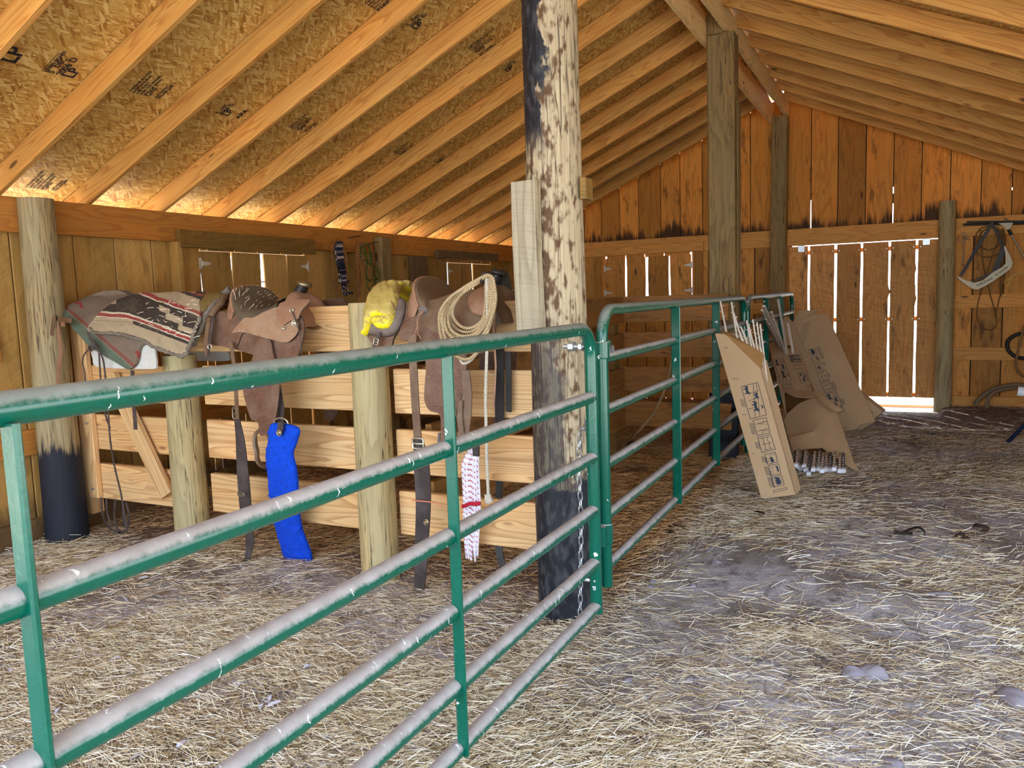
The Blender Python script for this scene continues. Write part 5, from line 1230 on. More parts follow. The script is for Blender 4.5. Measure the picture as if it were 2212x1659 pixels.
gv += [(C7([(470, 150), (455, 200), (480, 300), (490, 400), (485, 500), (520, 570), (545, 530), (550, 430), (530, 330), (520, 200), (490, 140)]), M_green, .0065), (C7([(440, 150), (470, 230), (495, 340), (540, 390), (600, 430), (632, 490), (610, 545), (575, 530), (560, 470), (545, 370), (525, 230), (505, 140)]), M_green, .006),
       (C7([(420, 150), (415, 240), (425, 320), (480, 330), (500, 360)]), M_green, .006), (C7([(485, 520), (490, 620), (530, 670), (590, 695), (620, 650), (590, 580), (570, 500)]), M_green, .006)]
hangrope('hanging_rope', 'green rope mixed with tan loops hanging from the second nail on the left wall beam', (792, 528), gv, M_green, .008)

mb = MB(); rr = random.Random(12); Sd = drape(.074, GB)
for k in range(60):
    a, b = rr.uniform(300, 428), rr.uniform(648, 735)
    if b > 700+(a-300)*.45: continue
    e = rr.uniform(2, 9); an = rr.uniform(0, PI); p, q_ = Sd(a-e*math.cos(an), b-e*.6*math.sin(an)), Sd(a+e*math.cos(an), b+e*.6*math.sin(an)); mb.strap([p, p.lerp(q_, .5)+V(0, -.004, .002), q_], V(0, 0, 1), .0022, .001, rnd=rr.choice((.6, .85)))
tag(mb.build('blanket_straw', M_straw), 'wisps of straw scattered over the striped saddle blanket', 'straw', kind='stuff')
# ---------------------------------------------------------------- cartons of fence posts leaning on the gates
def card():
    q = N('cardboard'); p = q.obj(); n1 = q.noise(p, 3., 3); n2 = q.noise(p, 120., 2)
    col = q.mix(n1, srgb(204, 174, 136), srgb(186, 154, 114)); col = q.mix(q.math('MULTIPLY', n2, .12), col, srgb(150, 112, 74)); q.bump(n1, .1, .01); return q.fin(col, .8)
M_card = card(); M_cardin = plain('carton_inside', srgb(150, 112, 66), .85)
M_print = plain('carton_print', srgb(48, 58, 74), .8, var=.05); M_staple = plain('staple', srgb(220, 210, 190), .3, .8); M_lab = plain('carton_band', srgb(108, 100, 90), .8)
M_pvc = plain('white_plastic_post', srgb(206, 194, 178), .5, var=.08); M_stk = plain('taupe_plastic_post', srgb(150, 126, 104), .5); M_cap = plain('white_cap', srgb(232, 234, 240), .4, var=.03)
def plane3(A, B, C):
    n_ = (B-A).cross(C-A).normalized()
    if n_.y > 0: n_ = -n_
    return A, n_
def onp(px, py, PL, off=0.):
    A, n_ = PL; d_ = ray(px, py); A2 = A+n_*off; return EYE+d_*((A2-EYE).dot(n_)/d_.dot(n_))
def slab(mb, quad, PL, th=.006, mi=0, off=0.):
    T = [onp(a, b, PL, off) for a, b in quad]; n_ = PL[1]; Bq = [p-n_*th for p in T]; k = len(T)
    u = (T[1]-T[0]).normalized(); v = n_.cross(u); uv = [((p-T[0]).dot(u), (p-T[0]).dot(v)) for p in T+Bq]
    mb.add(T+Bq, [list(range(k)), list(range(2*k-1, k-1, -1))]+[[(i+1) % k, i, i+k, (i+1) % k+k] for i in range(k)], uv, .3, mi); return T
def pictos(parent, PL, frames, deco, name='printed_picture'):
    # outline frames plus small figures drawn on the carton face as thin ink
    for fr, figs, lines in zip(frames, deco[0], deco[1]):
        mb = MB(); T = [onp(a, b, PL, .0012) for a, b in fr]
        for i in range(4): mb.strap([T[i], T[(i+1) % 4]], (T[(i+1) % 4]-T[i]).cross(PL[1]), .0035, .0006)
        for poly in figs: slab(mb, poly, PL, .0006, off=.0014)
        for ln in lines: L_ = [onp(a, b, PL, .0012) for a, b in ln]; mb.strap(L_, (L_[-1]-L_[0]).cross(PL[1]), .003, .0006)
        mb.build(name, M_print, parent)
def q4(fr, u, v):      # bilinear inside a px quad TL,TR,BR,BL
    a, b, c, d_ = fr; return (a[0]*(1-u)*(1-v)+b[0]*u*(1-v)+c[0]*u*v+d_[0]*(1-u)*v, a[1]*(1-u)*(1-v)+b[1]*u*(1-v)+c[1]*u*v+d_[1]*(1-u)*v)
HORSE = [(0, .30), (.10, .12), (.22, .10), (.30, .22), (.62, .22), (.78, .05), (.95, .10), (1, .22), (.86, .28), (.84, .48), (.80, .95), (.74, .95), (.72, .58), (.36, .58), (.30, .95), (.24, .95), (.22, .5), (.10, .45), (.04, .8), (.0, .8)]
def fig(fr, u0, v0, u1, v1, shape=HORSE, rot=True, flip=False):
    o_ = []
    for x, y in shape:
        if flip: x = 1-x
        if rot: x, y = 1-y, x          # the artwork runs down the length of the carton
        o_.append(q4(fr, u0+(u1-u0)*x, v0+(v1-v0)*y))
    return o_
def seg(fr, *pts): return [q4(fr, *p) for p in pts]
def carton_art(frs, kinds):
    F = []; L = []
    for fr, k in zip(frs, kinds):
        f = []; l = []
        if k == 'herd':
            f = [fig(fr, .02, .02, .42, .30), fig(fr, .50, .28, .85, .48), fig(fr, .28, .52, .66, .86), fig(fr, .78, .68, .95, .80)]
            l = [seg(fr, (.72, .02), (.30, .98)), seg(fr, (.90, .02), (.60, .98)), seg(fr, (.40, .26), (.92, .24)), seg(fr, (.18, .46), (.62, .46)), seg(fr, (.05, .70), (.34, .70))]
        elif k == 'vine':
            rr = random.Random(3)
            for r_ in (.28, .74):
                l.append(seg(fr, (.08, r_), (.95, r_-.02)))
                for i in range(9): u, v = .3+.07*i, r_+rr.uniform(-.13, .13); f.append([q4(fr, u, v), q4(fr, u+.05, v+.02), q4(fr, u+.06, v+.07), q4(fr, u+.01, v+.06)])
        elif k == 'fence': l = [seg(fr, (.15, .12), (.85, .10)), seg(fr, (.15, .52), (.85, .50)), seg(fr, (.15, .90), (.85, .88)), seg(fr, (.35, .1), (.35, .9)), seg(fr, (.72, .1), (.64, .3), (.74, .5), (.64, .7), (.76, .9))]
        elif k == 'pond': f = [[q4(fr, .45, .30), q4(fr, .62, .45), q4(fr, .72, .85), q4(fr, .45, .95), q4(fr, .40, .6)]]; l = [seg(fr, (.1, .5), (.5, .5)), seg(fr, (.1, .75), (.5, .75)), seg(fr, (.5, .05), (.5, .3)), seg(fr, (.7, .2), (.92, .18))]
        elif k == 'car': f = [[q4(fr, .62, .15), q4(fr, .85, .2), q4(fr, .88, .75), q4(fr, .74, .78), q4(fr, .70, .4)]]; l = [seg(fr, (.12, .25), (.4, .25)), seg(fr, (.12, .55), (.35, .55)), seg(fr, (.12, .8), (.35, .8))]
        elif k == 'crowd': f = [[q4(fr, u+.15, v+.08) for u, v in ((.1, 0), (.6, .05), (.5, .12), (.72, .2), (.5, .28), (.75, .38), (.55, .45), (.75, .55), (.55, .62), (.72, .72), (.3, .8), (.1, .7), (.25, .6), (.05, .5), (.25, .4), (.05, .3), (.3, .2), (.05, .1))]]
        F.append(f); L.append(l)
    return F, L
def finelines(parent, PL, segs, w_=.003, name='printed_lines'):
    mb = MB()
    for a, b in segs: p, q_ = onp(*a, PL, .0012), onp(*b, PL, .0012); mb.strap([p, q_], (q_-p).cross(PL[1]), w_, .0006)
    return mb.build(name, M_print, parent)
# -- carton 1, nearest
A1 = atz(1646, 1076, .01); B1 = aty(1719, 1067, A1.y-.02); T1 = atx(1546, 720, -1.225)
PL1 = plane3(A1, B1, T1); bx = root('post_carton', 'nearest tall cardboard carton of fence posts leaning on the gate, printed with livestock pictures', 'box')
mb = MB(); fq = [(1546, 720), (1567, 722), (1644, 797), (1719, 1067), (1646, 1076)]; slab(mb, fq, PL1); mb.build('front_panel', M_card, bx)
n_ = PL1[1]; dep = -n_; T = [onp(a, b, PL1) for a, b in fq]
def panel(pts, mat, parent, name, th=.005, tn=None):
    mb = MB(); c = [Vector(p) for p in pts]; nn = tn or (c[1]-c[0]).cross(c[2]-c[0]).normalized(); k = len(c)
    u = (c[1]-c[0]).normalized(); v = nn.cross(u); uv = [((p-c[0]).dot(u), (p-c[0]).dot(v)) for p in c]*2
    mb.add(c+[p-nn*th for p in c], [list(range(k)), list(range(2*k-1, k-1, -1))]+[[(i+1) % k, i, i+k, (i+1) % k+k] for i in range(k)], uv, .5); return mb.build(name, mat, parent)
D = .16
panel([T[2], T[3], T[3]+dep*D+V(0, 0, .0), T[2]+dep*D+V(0, 0, .05)], M_card, bx, 'side_panel')
panel([T[0], T[4], T[4]+dep*D, T[0]+dep*D], M_card, bx, 'side_panel')
panel([T[0]+dep*D, T[4]+dep*D, T[3]+dep*D, T[2]+dep*D+(T[2]-T[3]).normalized()*.15, T[0]+dep*D+(T[2]-T[0])*.4+V(0, 0, .08)], M_card, bx, 'back_panel')
panel([T[4], T[3], T[3]+dep*D, T[4]+dep*D], M_card, bx, 'base_panel')
panel([T[1]+n_*.001, T[2]+n_*.001, T[2]+dep*.07+V(.01, 0, .10), T[0]+dep*.08+V(.02, 0, .03)], M_cardin, bx, 'torn_flap')
fr1 = [[(1601, 835), (1637, 826), (1656, 896), (1621, 905)], [(1627, 908), (1655, 902), (1664, 935), (1636, 941)], [(1637, 945), (1665, 939), (1675, 971), (1646, 978)], [(1651.5, 982), (1675, 977), (1680, 998), (1657.5, 1003)], [(1660, 1006), (1682, 1002), (1687, 1023), (1665, 1028)], [(1666, 1031), (1688.5, 1027), (1694, 1047), (1672, 1052)]]
pictos(bx, PL1, fr1, carton_art(fr1, ['herd', 'vine', 'fence', 'pond', 'car', 'crowd']))
sg = []
for (x, y, dx, dy, n) in ((1600, 862, 4.2, 17, 3), (1620, 914, 5.6, 24, 3), (1632, 955, 3.2, 14, 3), (1645, 986, 3.6, 13, 4), (1651, 1007, 6, 20, 4), (1658, 1030, 6, 22, 4)):
    for k in range(n): sg.append(((x+3.2*k, y+.4*k), (x+3.2*k+dx, y+.4*k+dy)))
sg += [((1582, 818), (1595, 818)), ((1564, 751), (1572, 751)), ((1603, 896), (1612, 895)), ((1624, 979), (1630, 980)), ((1671, 1064), (1700, 1057)), ((1671, 1064), (1672, 1059)), ((1672, 1059), (1699, 1053)), ((1699, 1053), (1700, 1057))]
finelines(bx, PL1, sg)
# -- carton 2, torn, in the middle
A2 = atz(1706, 985, .02); B2 = atz(1856, 1016, .01); T2 = atx(1690, 742, -1.20)
PL2 = plane3(A2, B2, T2); bx2 = root('post_carton', 'torn cardboard carton in the middle with its bottom open on white capped posts', 'box'); n2_ = PL2[1]; dep2 = -n2_
mb = MB(); slab(mb, [(1655, 722), (1662, 722), (1699, 752), (1725, 755), (1752, 845), (1700, 842), (1694, 850), (1699, 905)], PL2); mb.build('upper_panel', M_card, bx2)
low = [(1694, 908), (1699, 895), (1726, 872), (1757, 859), (1768, 861), (1806, 887), (1830, 955), (1845, 1000), (1858, 1019), (1838, 1012), (1790, 978), (1775, 967), (1745, 968), (1712, 979), (1702, 940)]
PLc = (PL2[0]+n2_*.05, n2_)
def S2(a, b):
    t = max(0, min(1, (a-1695)/110)); bul = .012*math.sin(t*PI)+.02*max(0, 1-abs(a-1760)/50)+.006*noise.noise(V(a*.05, b*.05, 0)); return onp(a, b, PL2, .012+bul)
mb = MB(); mb.sheet(low, S2, .005, 6); mb.build('lower_panel', M_card, bx2, smooth=True, angle=20)
def S2b(a, b): return onp(a, b, PL2, .05+.03*math.sin((a-1705)/60*PI)*(980-b)/60)
mb = MB(); mb.sheet([(1705, 945), (1760, 932), (1771, 962), (1772, 968), (1740, 970), (1712, 978)], S2b, .004, 5); mb.build('folded_flap', M_card, bx2, smooth=True, angle=40)
mb = MB(); mb.sheet([(1693, 843), (1752, 843), (1765, 856), (1745, 860), (1718, 858), (1700, 850)], lambda a, b: onp(a, b, PL2, .02+.04*max(0, (b-843)/14)), .004, 4); mb.build('torn_flap', M_card, bx2, smooth=True)
mb = MB(); mb.sheet([(1753, 845), (1767, 845), (1790, 865), (1812, 880), (1817, 887), (1806, 890), (1780, 875)], lambda a, b: onp(a, b, PL2, .05+.03*math.sin(a*.05)), .004, 4); mb.build('torn_flap', M_card, bx2, smooth=True)
Tb = [onp(a, b, PL2) for a, b in ((1690, 742), (1840, 1005), (1715, 985), (1655, 722))]
panel([Tb[3]+dep2*.15, Tb[2]+dep2*.13, Tb[1]+dep2*.12+V(0, 0, .05), Tb[0]+dep2*.15+V(.03, 0, .10)], M_cardin, bx2, 'back_panel')
panel([onp(1752, 845, PL2), onp(1725, 755, PL2), onp(1725, 755, PL2)+dep2*.14, onp(1752, 845, PL2)+dep2*.14], M_card, bx2, 'side_panel')
mb = MB(); slab(mb, [(1703, 767), (1726, 766), (1733, 782), (1709, 783)], PL2, .0008, off=.0012); mb.build('printed_band', M_lab, bx2)
fr2 = [[(1671, 777), (1691, 773), (1709, 821), (1686, 828)], [(1689, 831), (1708, 826), (1712, 839), (1693, 842)], [(1724, 806), (1741, 806), (1747, 825), (1731, 828)]]
pictos(bx2, PL2, fr2, carton_art(fr2, ['herd', 'vine', 'herd']))
finelines(bx2, PL2, [((1712, 787), (1733, 786)), ((1713, 790), (1734, 789)), ((1715, 796), (1737, 795)), ((1716, 799), (1738, 798)), ((1720, 804), (1738, 803)), ((1740, 832), (1749, 832)), ((1741, 835), (1750, 835)), ((1742, 838), (1751, 838))], .004)
def text_on(body, c, u, v, n_, size, mat, parent, name):
    cu = bpy.data.curves.new(name, 'FONT'); cu.body = body; cu.size = size; cu.align_x = 'LEFT'; cu.extrude = .0003; cu.offset = size*.022; cu.materials.append(mat)
    o_ = bpy.data.objects.new(name, cu); COL.objects.link(o_); M = Matrix((Vector(u).normalized(), Vector(v).normalized(), Vector(n_).normalized())).transposed().to_4x4(); M.translation = Vector(c); o_.matrix_world = M
    if parent: o_.parent = parent
    return o_
M_pale = plain('pale_lettering', srgb(206, 178, 140), .8, var=.03)
for body, a, b in (('STEP-IN', (1712, 774), (1730, 773)), ('FENCE POST', (1712.5, 781), (1731, 780))):
    p, q_ = onp(*a, PL2, .0022), onp(*b, PL2, .0022); u = (q_-p).normalized(); text_on(body, p, u, n2_.cross(u), n2_, .038 if body == 'STEP-IN' else .03, M_pale, bx2, 'printed_lettering')
# -- carton 3, whole, standing behind
A3 = atz(1818, 931, .01); B3 = aty(1848, 926, A3.y-.03); T3 = atx(1713, 693, -1.16); PL3 = plane3(A3, B3, T3); n3_ = PL3[1]; dep3 = -n3_
bx3 = root('post_carton', 'tall closed cardboard carton with a stapled seam, leaning behind the torn one', 'box')
mb = MB(); fq = [(1713, 696), (1758, 679), (1770, 706), (1859, 917), (1848, 928), (1820, 933), (1796, 900)]; slab(mb, fq, PL3); mb.build('front_panel', M_card, bx3)
T = [onp(a, b, PL3) for a, b in fq]
D = .16
panel([T[1], T[3], T[3]+V(.13, .10, .02), T[1]+V(.13, .10, .0)], M_card, bx3, 'side_panel'); panel([T[0], T[5], T[5]+dep3*D, T[0]+dep3*D], M_card, bx3, 'side_panel')
panel([T[0]+dep3*D, T[5]+dep3*D, T[3]+V(.13, .10, .02), T[1]+V(.13, .10, 0)], M_card, bx3, 'back_panel'); panel([T[0], T[1], T[1]+V(.13, .1, 0), T[0]+dep3*D], M_card, bx3, 'top_panel')
q1_ = onp(1758, 679, PL3); panel([T[0], q1_, atx(1769, 670, q1_.x+.06), atx(1725, 672, T[0].x+.06)], M_card, bx3, 'top_flap')
mb = MB(); slab(mb, [(1661, 695), (1700, 683), (1713, 696), (1796, 900), (1775, 880), (1752, 843), (1725, 755), (1700, 750)], (PL3[0]+dep3*.01, n3_)); mb.build('left_panel', M_card, bx3)
fr3 = [[(1746, 755.5), (1760, 751.5), (1764.5, 765), (1751, 769.5)], [(1752, 773), (1766, 768), (1771, 780), (1757, 785)], [(1758.5, 788), (1772, 783), (1778, 796), (1765, 800.5)], [(1764.5, 805), (1783, 798), (1791.5, 820), (1773, 827)], [(1774, 829), (1792, 822), (1800, 843), (1783, 850)], [(1783, 853), (1806, 845), (1824, 888), (1802, 897)]]
pictos(bx3, PL3, fr3, carton_art(fr3, ['crowd', 'car', 'pond', 'fence', 'vine', 'herd']))
sg = []
for (x, y, dx, dy, n) in ((1763, 750, 12, 26, 4), (1776, 782, 3.5, 8, 3), (1786, 806, 4, 9, 3), (1795, 826, 8, 17, 4), (1814, 862, 6, 13, 4)):
    for k in range(n): sg.append(((x+2*k, y-.6*k), (x+2*k+dx, y-.6*k+dy)))
for k in range(4): sg.append(((1738+4*k, 697-2*k+k), (1728+2.6*k, 728+6*k)))
finelines(bx3, PL3, sg)
mb = MB()
for a, b in ((1761, 702), (1782, 766), (1790, 787), (1809, 833), (1831, 884), (1840, 906)): p, q_ = onp(a, b, PL3, .002), onp(a+2.5, b+6, PL3, .002); mb.tube([p, q_], .0025, 5)
mb.build('staples', M_staple, bx3); bpy.data.objects['staples'].name = 'seam_staple'
# -- carton 4, low and farthest
A4 = atz(1862, 921, .01); B4 = atz(1878, 914, .01); 
bx4 = root('post_carton', 'farthest cardboard carton slumped low towards the bright gap under the plank door', 'box')
A4 = atz(1866, 920, .01); T4 = aty(1830, 830, A4.y+.05); B4 = aty(1906, 893, A4.y-.02); PL4 = plane3(A4, B4, T4); n4_ = PL4[1]
mb = MB(); fq = [(1822, 823), (1830, 830), (1907, 890), (1876, 916), (1866, 920), (1850, 905)]; slab(mb, fq, PL4); mb.build('front_panel', M_card, bx4); T = [onp(a, b, PL4) for a, b in fq]; dep4 = -n4_
panel([T[0], T[2], T[2]+dep4*.15+V(0, 0, .012), T[0]+dep4*.15+V(0, 0, .012)], M_card, bx4, 'top_panel'); panel([T[2], T[3], T[3]+dep4*.15, T[2]+dep4*.15], M_card, bx4, 'end_panel'); panel([T[0]+dep4*.15, T[2]+dep4*.15, T[3]+dep4*.15, T[5]+dep4*.15], M_card, bx4, 'back_panel')
fr4 = [[(1846, 862), (1858, 870), (1850, 883), (1842, 877)], [(1859, 873), (1871, 881), (1864, 890), (1852, 883)], [(1873, 883), (1886, 891), (1878, 901), (1864, 893)]]
pictos(bx4, PL4, fr4, carton_art(fr4, ['vine', 'fence', 'crowd']))
# -- posts poking from the tops of the first two cartons
rr = random.Random(21)
NST = {}
def stepin(a, b, PLx, dp, w_=.013, lab='', spike=True, group='plastic fence posts in the cartons'):
    p = onp(*a, PLx, dp) if spike else atx(*a, -1.13); q_ = onp(*b, PLx, dp); mb = MB(); d_ = (p-q_).normalized(); sd = d_.cross(V(0, 1, 0)).normalized()
    mb.board(q_, p, sd*w_, d_.cross(sd)*(w_*.7), bev=.001); o_ = mb.build('fence_stake', M_pvc)
    if spike:
        for k in range(3): c = p.lerp(q_, .12+.1*k); m2 = MB(); m2.tube([c, c+sd*.018*(1 if k % 2 else -1)+d_*.012], .0025, 5); m2.build('clip', M_pvc, o_)
    NST[lab] = NST.get(lab, 0)+1; tag(o_, lab % ORD[NST[lab]-1], 'fence post', group); return o_
LA = 'thin fence stake out of the top of the nearest carton, %s from the left'; LB = 'flat pale fence stake poking out of the torn carton, %s from the left'
for a, b in sorted((((1556, 650), (1572, 722)), ((1580, 652), (1592, 725)), ((1585, 676), (1610, 740)), ((1589, 694), (1620, 752)), ((1600, 705), (1633, 765)), ((1613, 692), (1625, 752)), ((1617, 702), (1640, 778)), ((1626, 690), (1642, 785)), ((1635, 696), (1646, 775)), ((1642, 700), (1652, 790)), ((1596, 712), (1612, 750)), ((1608, 722), (1628, 770)))):
    stepin(a, (b[0]+6, b[1]+40), PL1, -.07, .011, LA)
for a, b, w_ in sorted((((1650, 661), (1690, 745), .026), ((1646, 670), (1676, 735), .020), ((1666, 674), (1694, 752), .022), ((1681, 648), (1698, 753), .022), ((1676, 698), (1695, 755), .018), ((1702, 698), (1712, 757), .024), ((1655, 690), (1682, 742), .014), ((1662, 700), (1688, 748), .014), ((1670, 690), (1692, 750), .014))):
    stepin(a, (b[0]+3, b[1]+14), PL2, -.03, w_, LB, False)
for k, (a, b, ta, tb) in enumerate(sorted(((1712, 1010, 1700, 975), (1720, 1004, 1712, 975), (1726, 1008, 1722, 972), (1737, 1006, 1734, 968), (1747, 1022, 1746, 965), (1757, 1013, 1764, 962), (1769, 1003, 1772, 965), (1768, 1012, 1768, 965), (1776, 1016, 1782, 966), (1784, 1013, 1784, 970), (1793, 1014, 1792, 975), (1802, 1012, 1797, 980), (1814, 1016, 1806, 984), (1822, 1016, 1814, 988), (1730, 1012, 1728, 970), (1741, 1014, 1740, 968)))):
    q_ = atz(a, b, .03+.02*((k*5) % 3)); u = (T2-A2).normalized(); p = q_+u*.34+dep2*.10
    mb = MB(); d_ = (p-q_).normalized(); sd = V(1, .3, 0).normalized(); mb.board(q_, p, sd*.022, d_.cross(sd).normalized()*.014, bev=.002)
    o_ = mb.build('fence_stake', [M_stk if k % 3 else plain('grey_plastic_post', srgb(96, 92, 92), .5)][0]); tag(o_, 'white capped fence stake under the torn carton, %s from the left' % ORD[k], 'fence post', 'capped fence stakes under the torn carton')
    m2 = MB(); m2.board(q_-d_*.02+V(0, 0, 0), q_+d_*.012, sd*.036, d_.cross(sd).normalized()*.030, bev=.005); m2.build('end_cap', M_cap, o_)
    m2 = MB()
    for z in range(5): c = q_+d_*(.05+.05*z)+n2_*.008; m2.lathe([(0, .0001), (0, .005), (.004, .004), (.005, .0001)], c, n2_, 6)
    m2.build('clips', M_cap, o_); bpy.data.objects['clips'].name = 'wire_clip'
# ---------------------------------------------------------------- things on the gable wall, right of the door
YW = YG-.05
D4 = lambda L_, Y=YW: [aty(2030+a/7.538, 420+b/7.538, Y) for a, b in L_]
M_oldmetal = plain('dull_aluminium', srgb(170, 160, 136), .5, .5, bump=.2, sc=40); M_cable = plain('brown_cable', srgb(110, 78, 40), .6); M_blacktube = plain('black_tube', srgb(40, 36, 32), .5)
M_chrome = plain('bright_wire', srgb(214, 196, 166), .3, .7)
# spring with wire handle
sp = root('spring_handle', 'small coil spring with a bent wire handle hanging just right of the round door post', 'spring')
mb = MB(); mb.tube(spline(D4([(380, 620), (350, 640), (300, 720), (305, 770), (350, 775), (425, 730), (432, 680), (420, 625), (385, 620)]), 4), .005, 8); mb.tube(D4([(430, 715), (465, 742), (500, 720)]), .005, 8); mb.build('wire_handle', M_chrome, sp, smooth=True)
c0 = D4([(390, 660)])[0]; c1 = D4([(382, 1170)])[0]; pts = []
for k in range(34*10): t = k/(34*10); a = t*34*2*PI; pts.append(c0.lerp(c1, t)+V(math.cos(a)*.011, math.sin(a)*.011, 0))
mb = MB(); mb.tube(pts, .0026, 5); mb.build('coil', M_chrome, sp, smooth=True)
# wide floor squeegee hung across the girt
sq = root('squeegee', 'wide squeegee hung across the beam with its handle slanting down to the right', 'squeegee')
a, b = D4([(440, 450), (1420, 440)], YW-.03); mb = MB(); mb.board(a, b, (0, 0, .022), (0, .03, 0)); mb.build('blade_holder', M_blacktube, sq)
a, b = D4([(380, 492), (1420, 470)], YW-.05); mb = MB(); mb.tube([a, b], .013, 10); mb.build('rubber_blade', M_blacktube, sq)
mb = MB(); mb.sheet([(2157, 482), (2188, 481), (2186, 487), (2181, 495), (2173, 496), (2166, 488)], lambda x, y: aty(x, y, YW-.075), .02, 3); mb.tube(D4([(1040, 370), (1060, 400), (1110, 420)], YW-.06), .008, 8); mb.build('socket', M_oldmetal, sq)
a, b, c = D4([(1120, 570), (1170, 660), (1350, 975)], YW-.07); mb = MB(); mb.tube([a, b], .017, 10); mb.build('ferrule', M_blacktube, sq); mb = MB(); mb.tube([b, c, c+(c-b)*1.6], .010, 10); mb.build('handle', M_oldmetal, sq, smooth=True)
# metal hames-like band with a cast legend
hm = root('seat_bracket', 'curved grey metal bracket hanging by black straps from the squeegee', 'bracket')
op = [(265, 1330), (320, 1350), (420, 1400), (560, 1440), (700, 1400), (860, 1270), (1020, 1180), (1070, 1120), (1065, 960), (1040, 850), (1060, 840), (1105, 920), (1150, 1010), (1185, 1110), (1160, 1200), (1060, 1280), (900, 1390), (760, 1480), (620, 1545), (540, 1540), (430, 1470), (320, 1390)]
mb = MB(); mb.sheet([(2030+a/7.538, 420+b/7.538) for a, b in op], lambda x, y: aty(x, y, YW-.09), .045, 3); mb.build('metal_band', M_oldmetal, hm, smooth=True, angle=40)
for pts, w_ in (([(860, 440), (790, 580), (600, 880), (460, 1130), (340, 1330)], .035), ([(870, 500), (960, 700), (1030, 840)], .03), ([(1030, 860), (1010, 950), (950, 1120), (890, 1250)], .055), ([(890, 1260), (700, 1350), (520, 1420)], .02)):
    mb = MB(); mb.strap(D4(pts, YW-.10), WD, w_, .006); mb.build('strap', L_black, hm)
ua = D4([(610, 1500)], YW-.115)[0]; ub = D4([(800, 1410)], YW-.115)[0]; u = (ub-ua).normalized(); text_on('ILINI STATE', ua, u, V(0, -1, 0).cross(u), (0, -1, 0), .034, M_blacktube, hm, 'cast_lettering')
ua = D4([(920, 1330)], YW-.115)[0]; ub = D4([(1110, 1190)], YW-.115)[0]; u = (ub-ua).normalized(); text_on('BY ILINI BA', ua, u, V(0, -1, 0).cross(u), (0, -1, 0), .03, M_blacktube, hm, 'cast_lettering')
cb = root('coiled_cable', 'loose coils of thin brown cable looped over the squeegee on the gable wall', 'cable')
for pts in ([(860, 520), (700, 540), (600, 640), (575, 800), (620, 960), (760, 1020), (930, 980), (1040, 860), (1050, 700), (980, 580), (860, 520)], [(840, 530), (700, 600), (620, 740), (640, 830), (780, 900), (920, 860), (1020, 740), (980, 620), (860, 540)],
            [(660, 560), (680, 800), (690, 1000), (730, 1260), (780, 1440), (830, 1660), (900, 1900), (930, 2100), (850, 2200), (740, 2190), (640, 2100), (600, 1950), (640, 1700), (720, 1450), (800, 1180), (900, 880), (990, 640)],
            [(1030, 560), (1070, 700), (1060, 900), (1050, 1300), (970, 1700), (900, 2000)], [(1010, 560), (1030, 700), (1010, 1000), (985, 1400), (1000, 1660)]):
    MB().tube(spline([p+V(0, .012*math.sin(i*1.7), 0) for i, p in enumerate(D4(pts, YW-.035))], 6), .006, 7).build('cable_loop', M_cable, cb, smooth=True)
p = aty(2208, 600, YW-.05); mb = MB()
for k, e in enumerate(((1040, 1440), (1105, 1500))): mb.strap(spline(D4([(1372, 1290), (1250, 1290), (1160, 1350), e], YW-.06-.01*k), 4), V(0, 0, 1), .012, .003)
tag(mb.build('yellow_tie', plain('yellow_tape', srgb(206, 170, 84), .7)), 'yellow tie tape ends at the right edge of the gable wall', 'tie')
E5 = lambda L_, Y=YW: [aty(2030+a/4.88, 640+b/4.88, Y) for a, b in L_]
mb = MB(); mb.tube(spline(E5([(888, 390), (800, 410), (720, 470), (720, 560), (790, 630), (888, 655), (980, 640), (1040, 560), (1020, 440), (888, 390)], YW-.02), 6), .022, 10)
tag(mb.build('tube_coil', M_blacktube, smooth=True), 'black tube coiled against the gable wall at the right edge', 'tube')
mb = MB(); mb.tube(spline(E5([(900, 300), (860, 430), (820, 600), (800, 720), (830, 800), (900, 850), (990, 860)], YW-.06), 6), .013, 8)
tag(mb.build('wall_hose', plain('tan_hose', srgb(138, 108, 66), .6), smooth=True), 'tan hose hanging in a curve over the black tube coil', 'hose')
def hp(L_, z): return [atz(2030+a/4.88, 640+b/4.88, z_) for (a, b), z_ in zip(L_, z)]
mb = MB(); p0_ = aty(2030+380/4.88, 640+1150/4.88, 10.75); 
mb.tube(spline([aty(2030+a/4.88, 640+b/4.88, Y) for a, b, Y in ((370, 1140, 10.72), (440, 1060, 10.74), (560, 985, 10.76), (700, 945, 10.76), (850, 935, 10.76), (1000, 960, 10.74), (1150, 1050, 10.7))], 6), .026, 12)
mb.tube(spline([aty(2030+a/4.88, 640+b/4.88, Y) for a, b, Y in ((500, 1180, 10.60), (500, 1110, 10.62), (540, 1040, 10.66), (640, 990, 10.7), (800, 965, 10.74))], 6), .022, 12)
tag(mb.build('corrugated_hose', plain('dusty_hose', srgb(128, 110, 84), .7), smooth=True), 'thick dusty hose arching up from the ground below the girts at the right', 'hose')
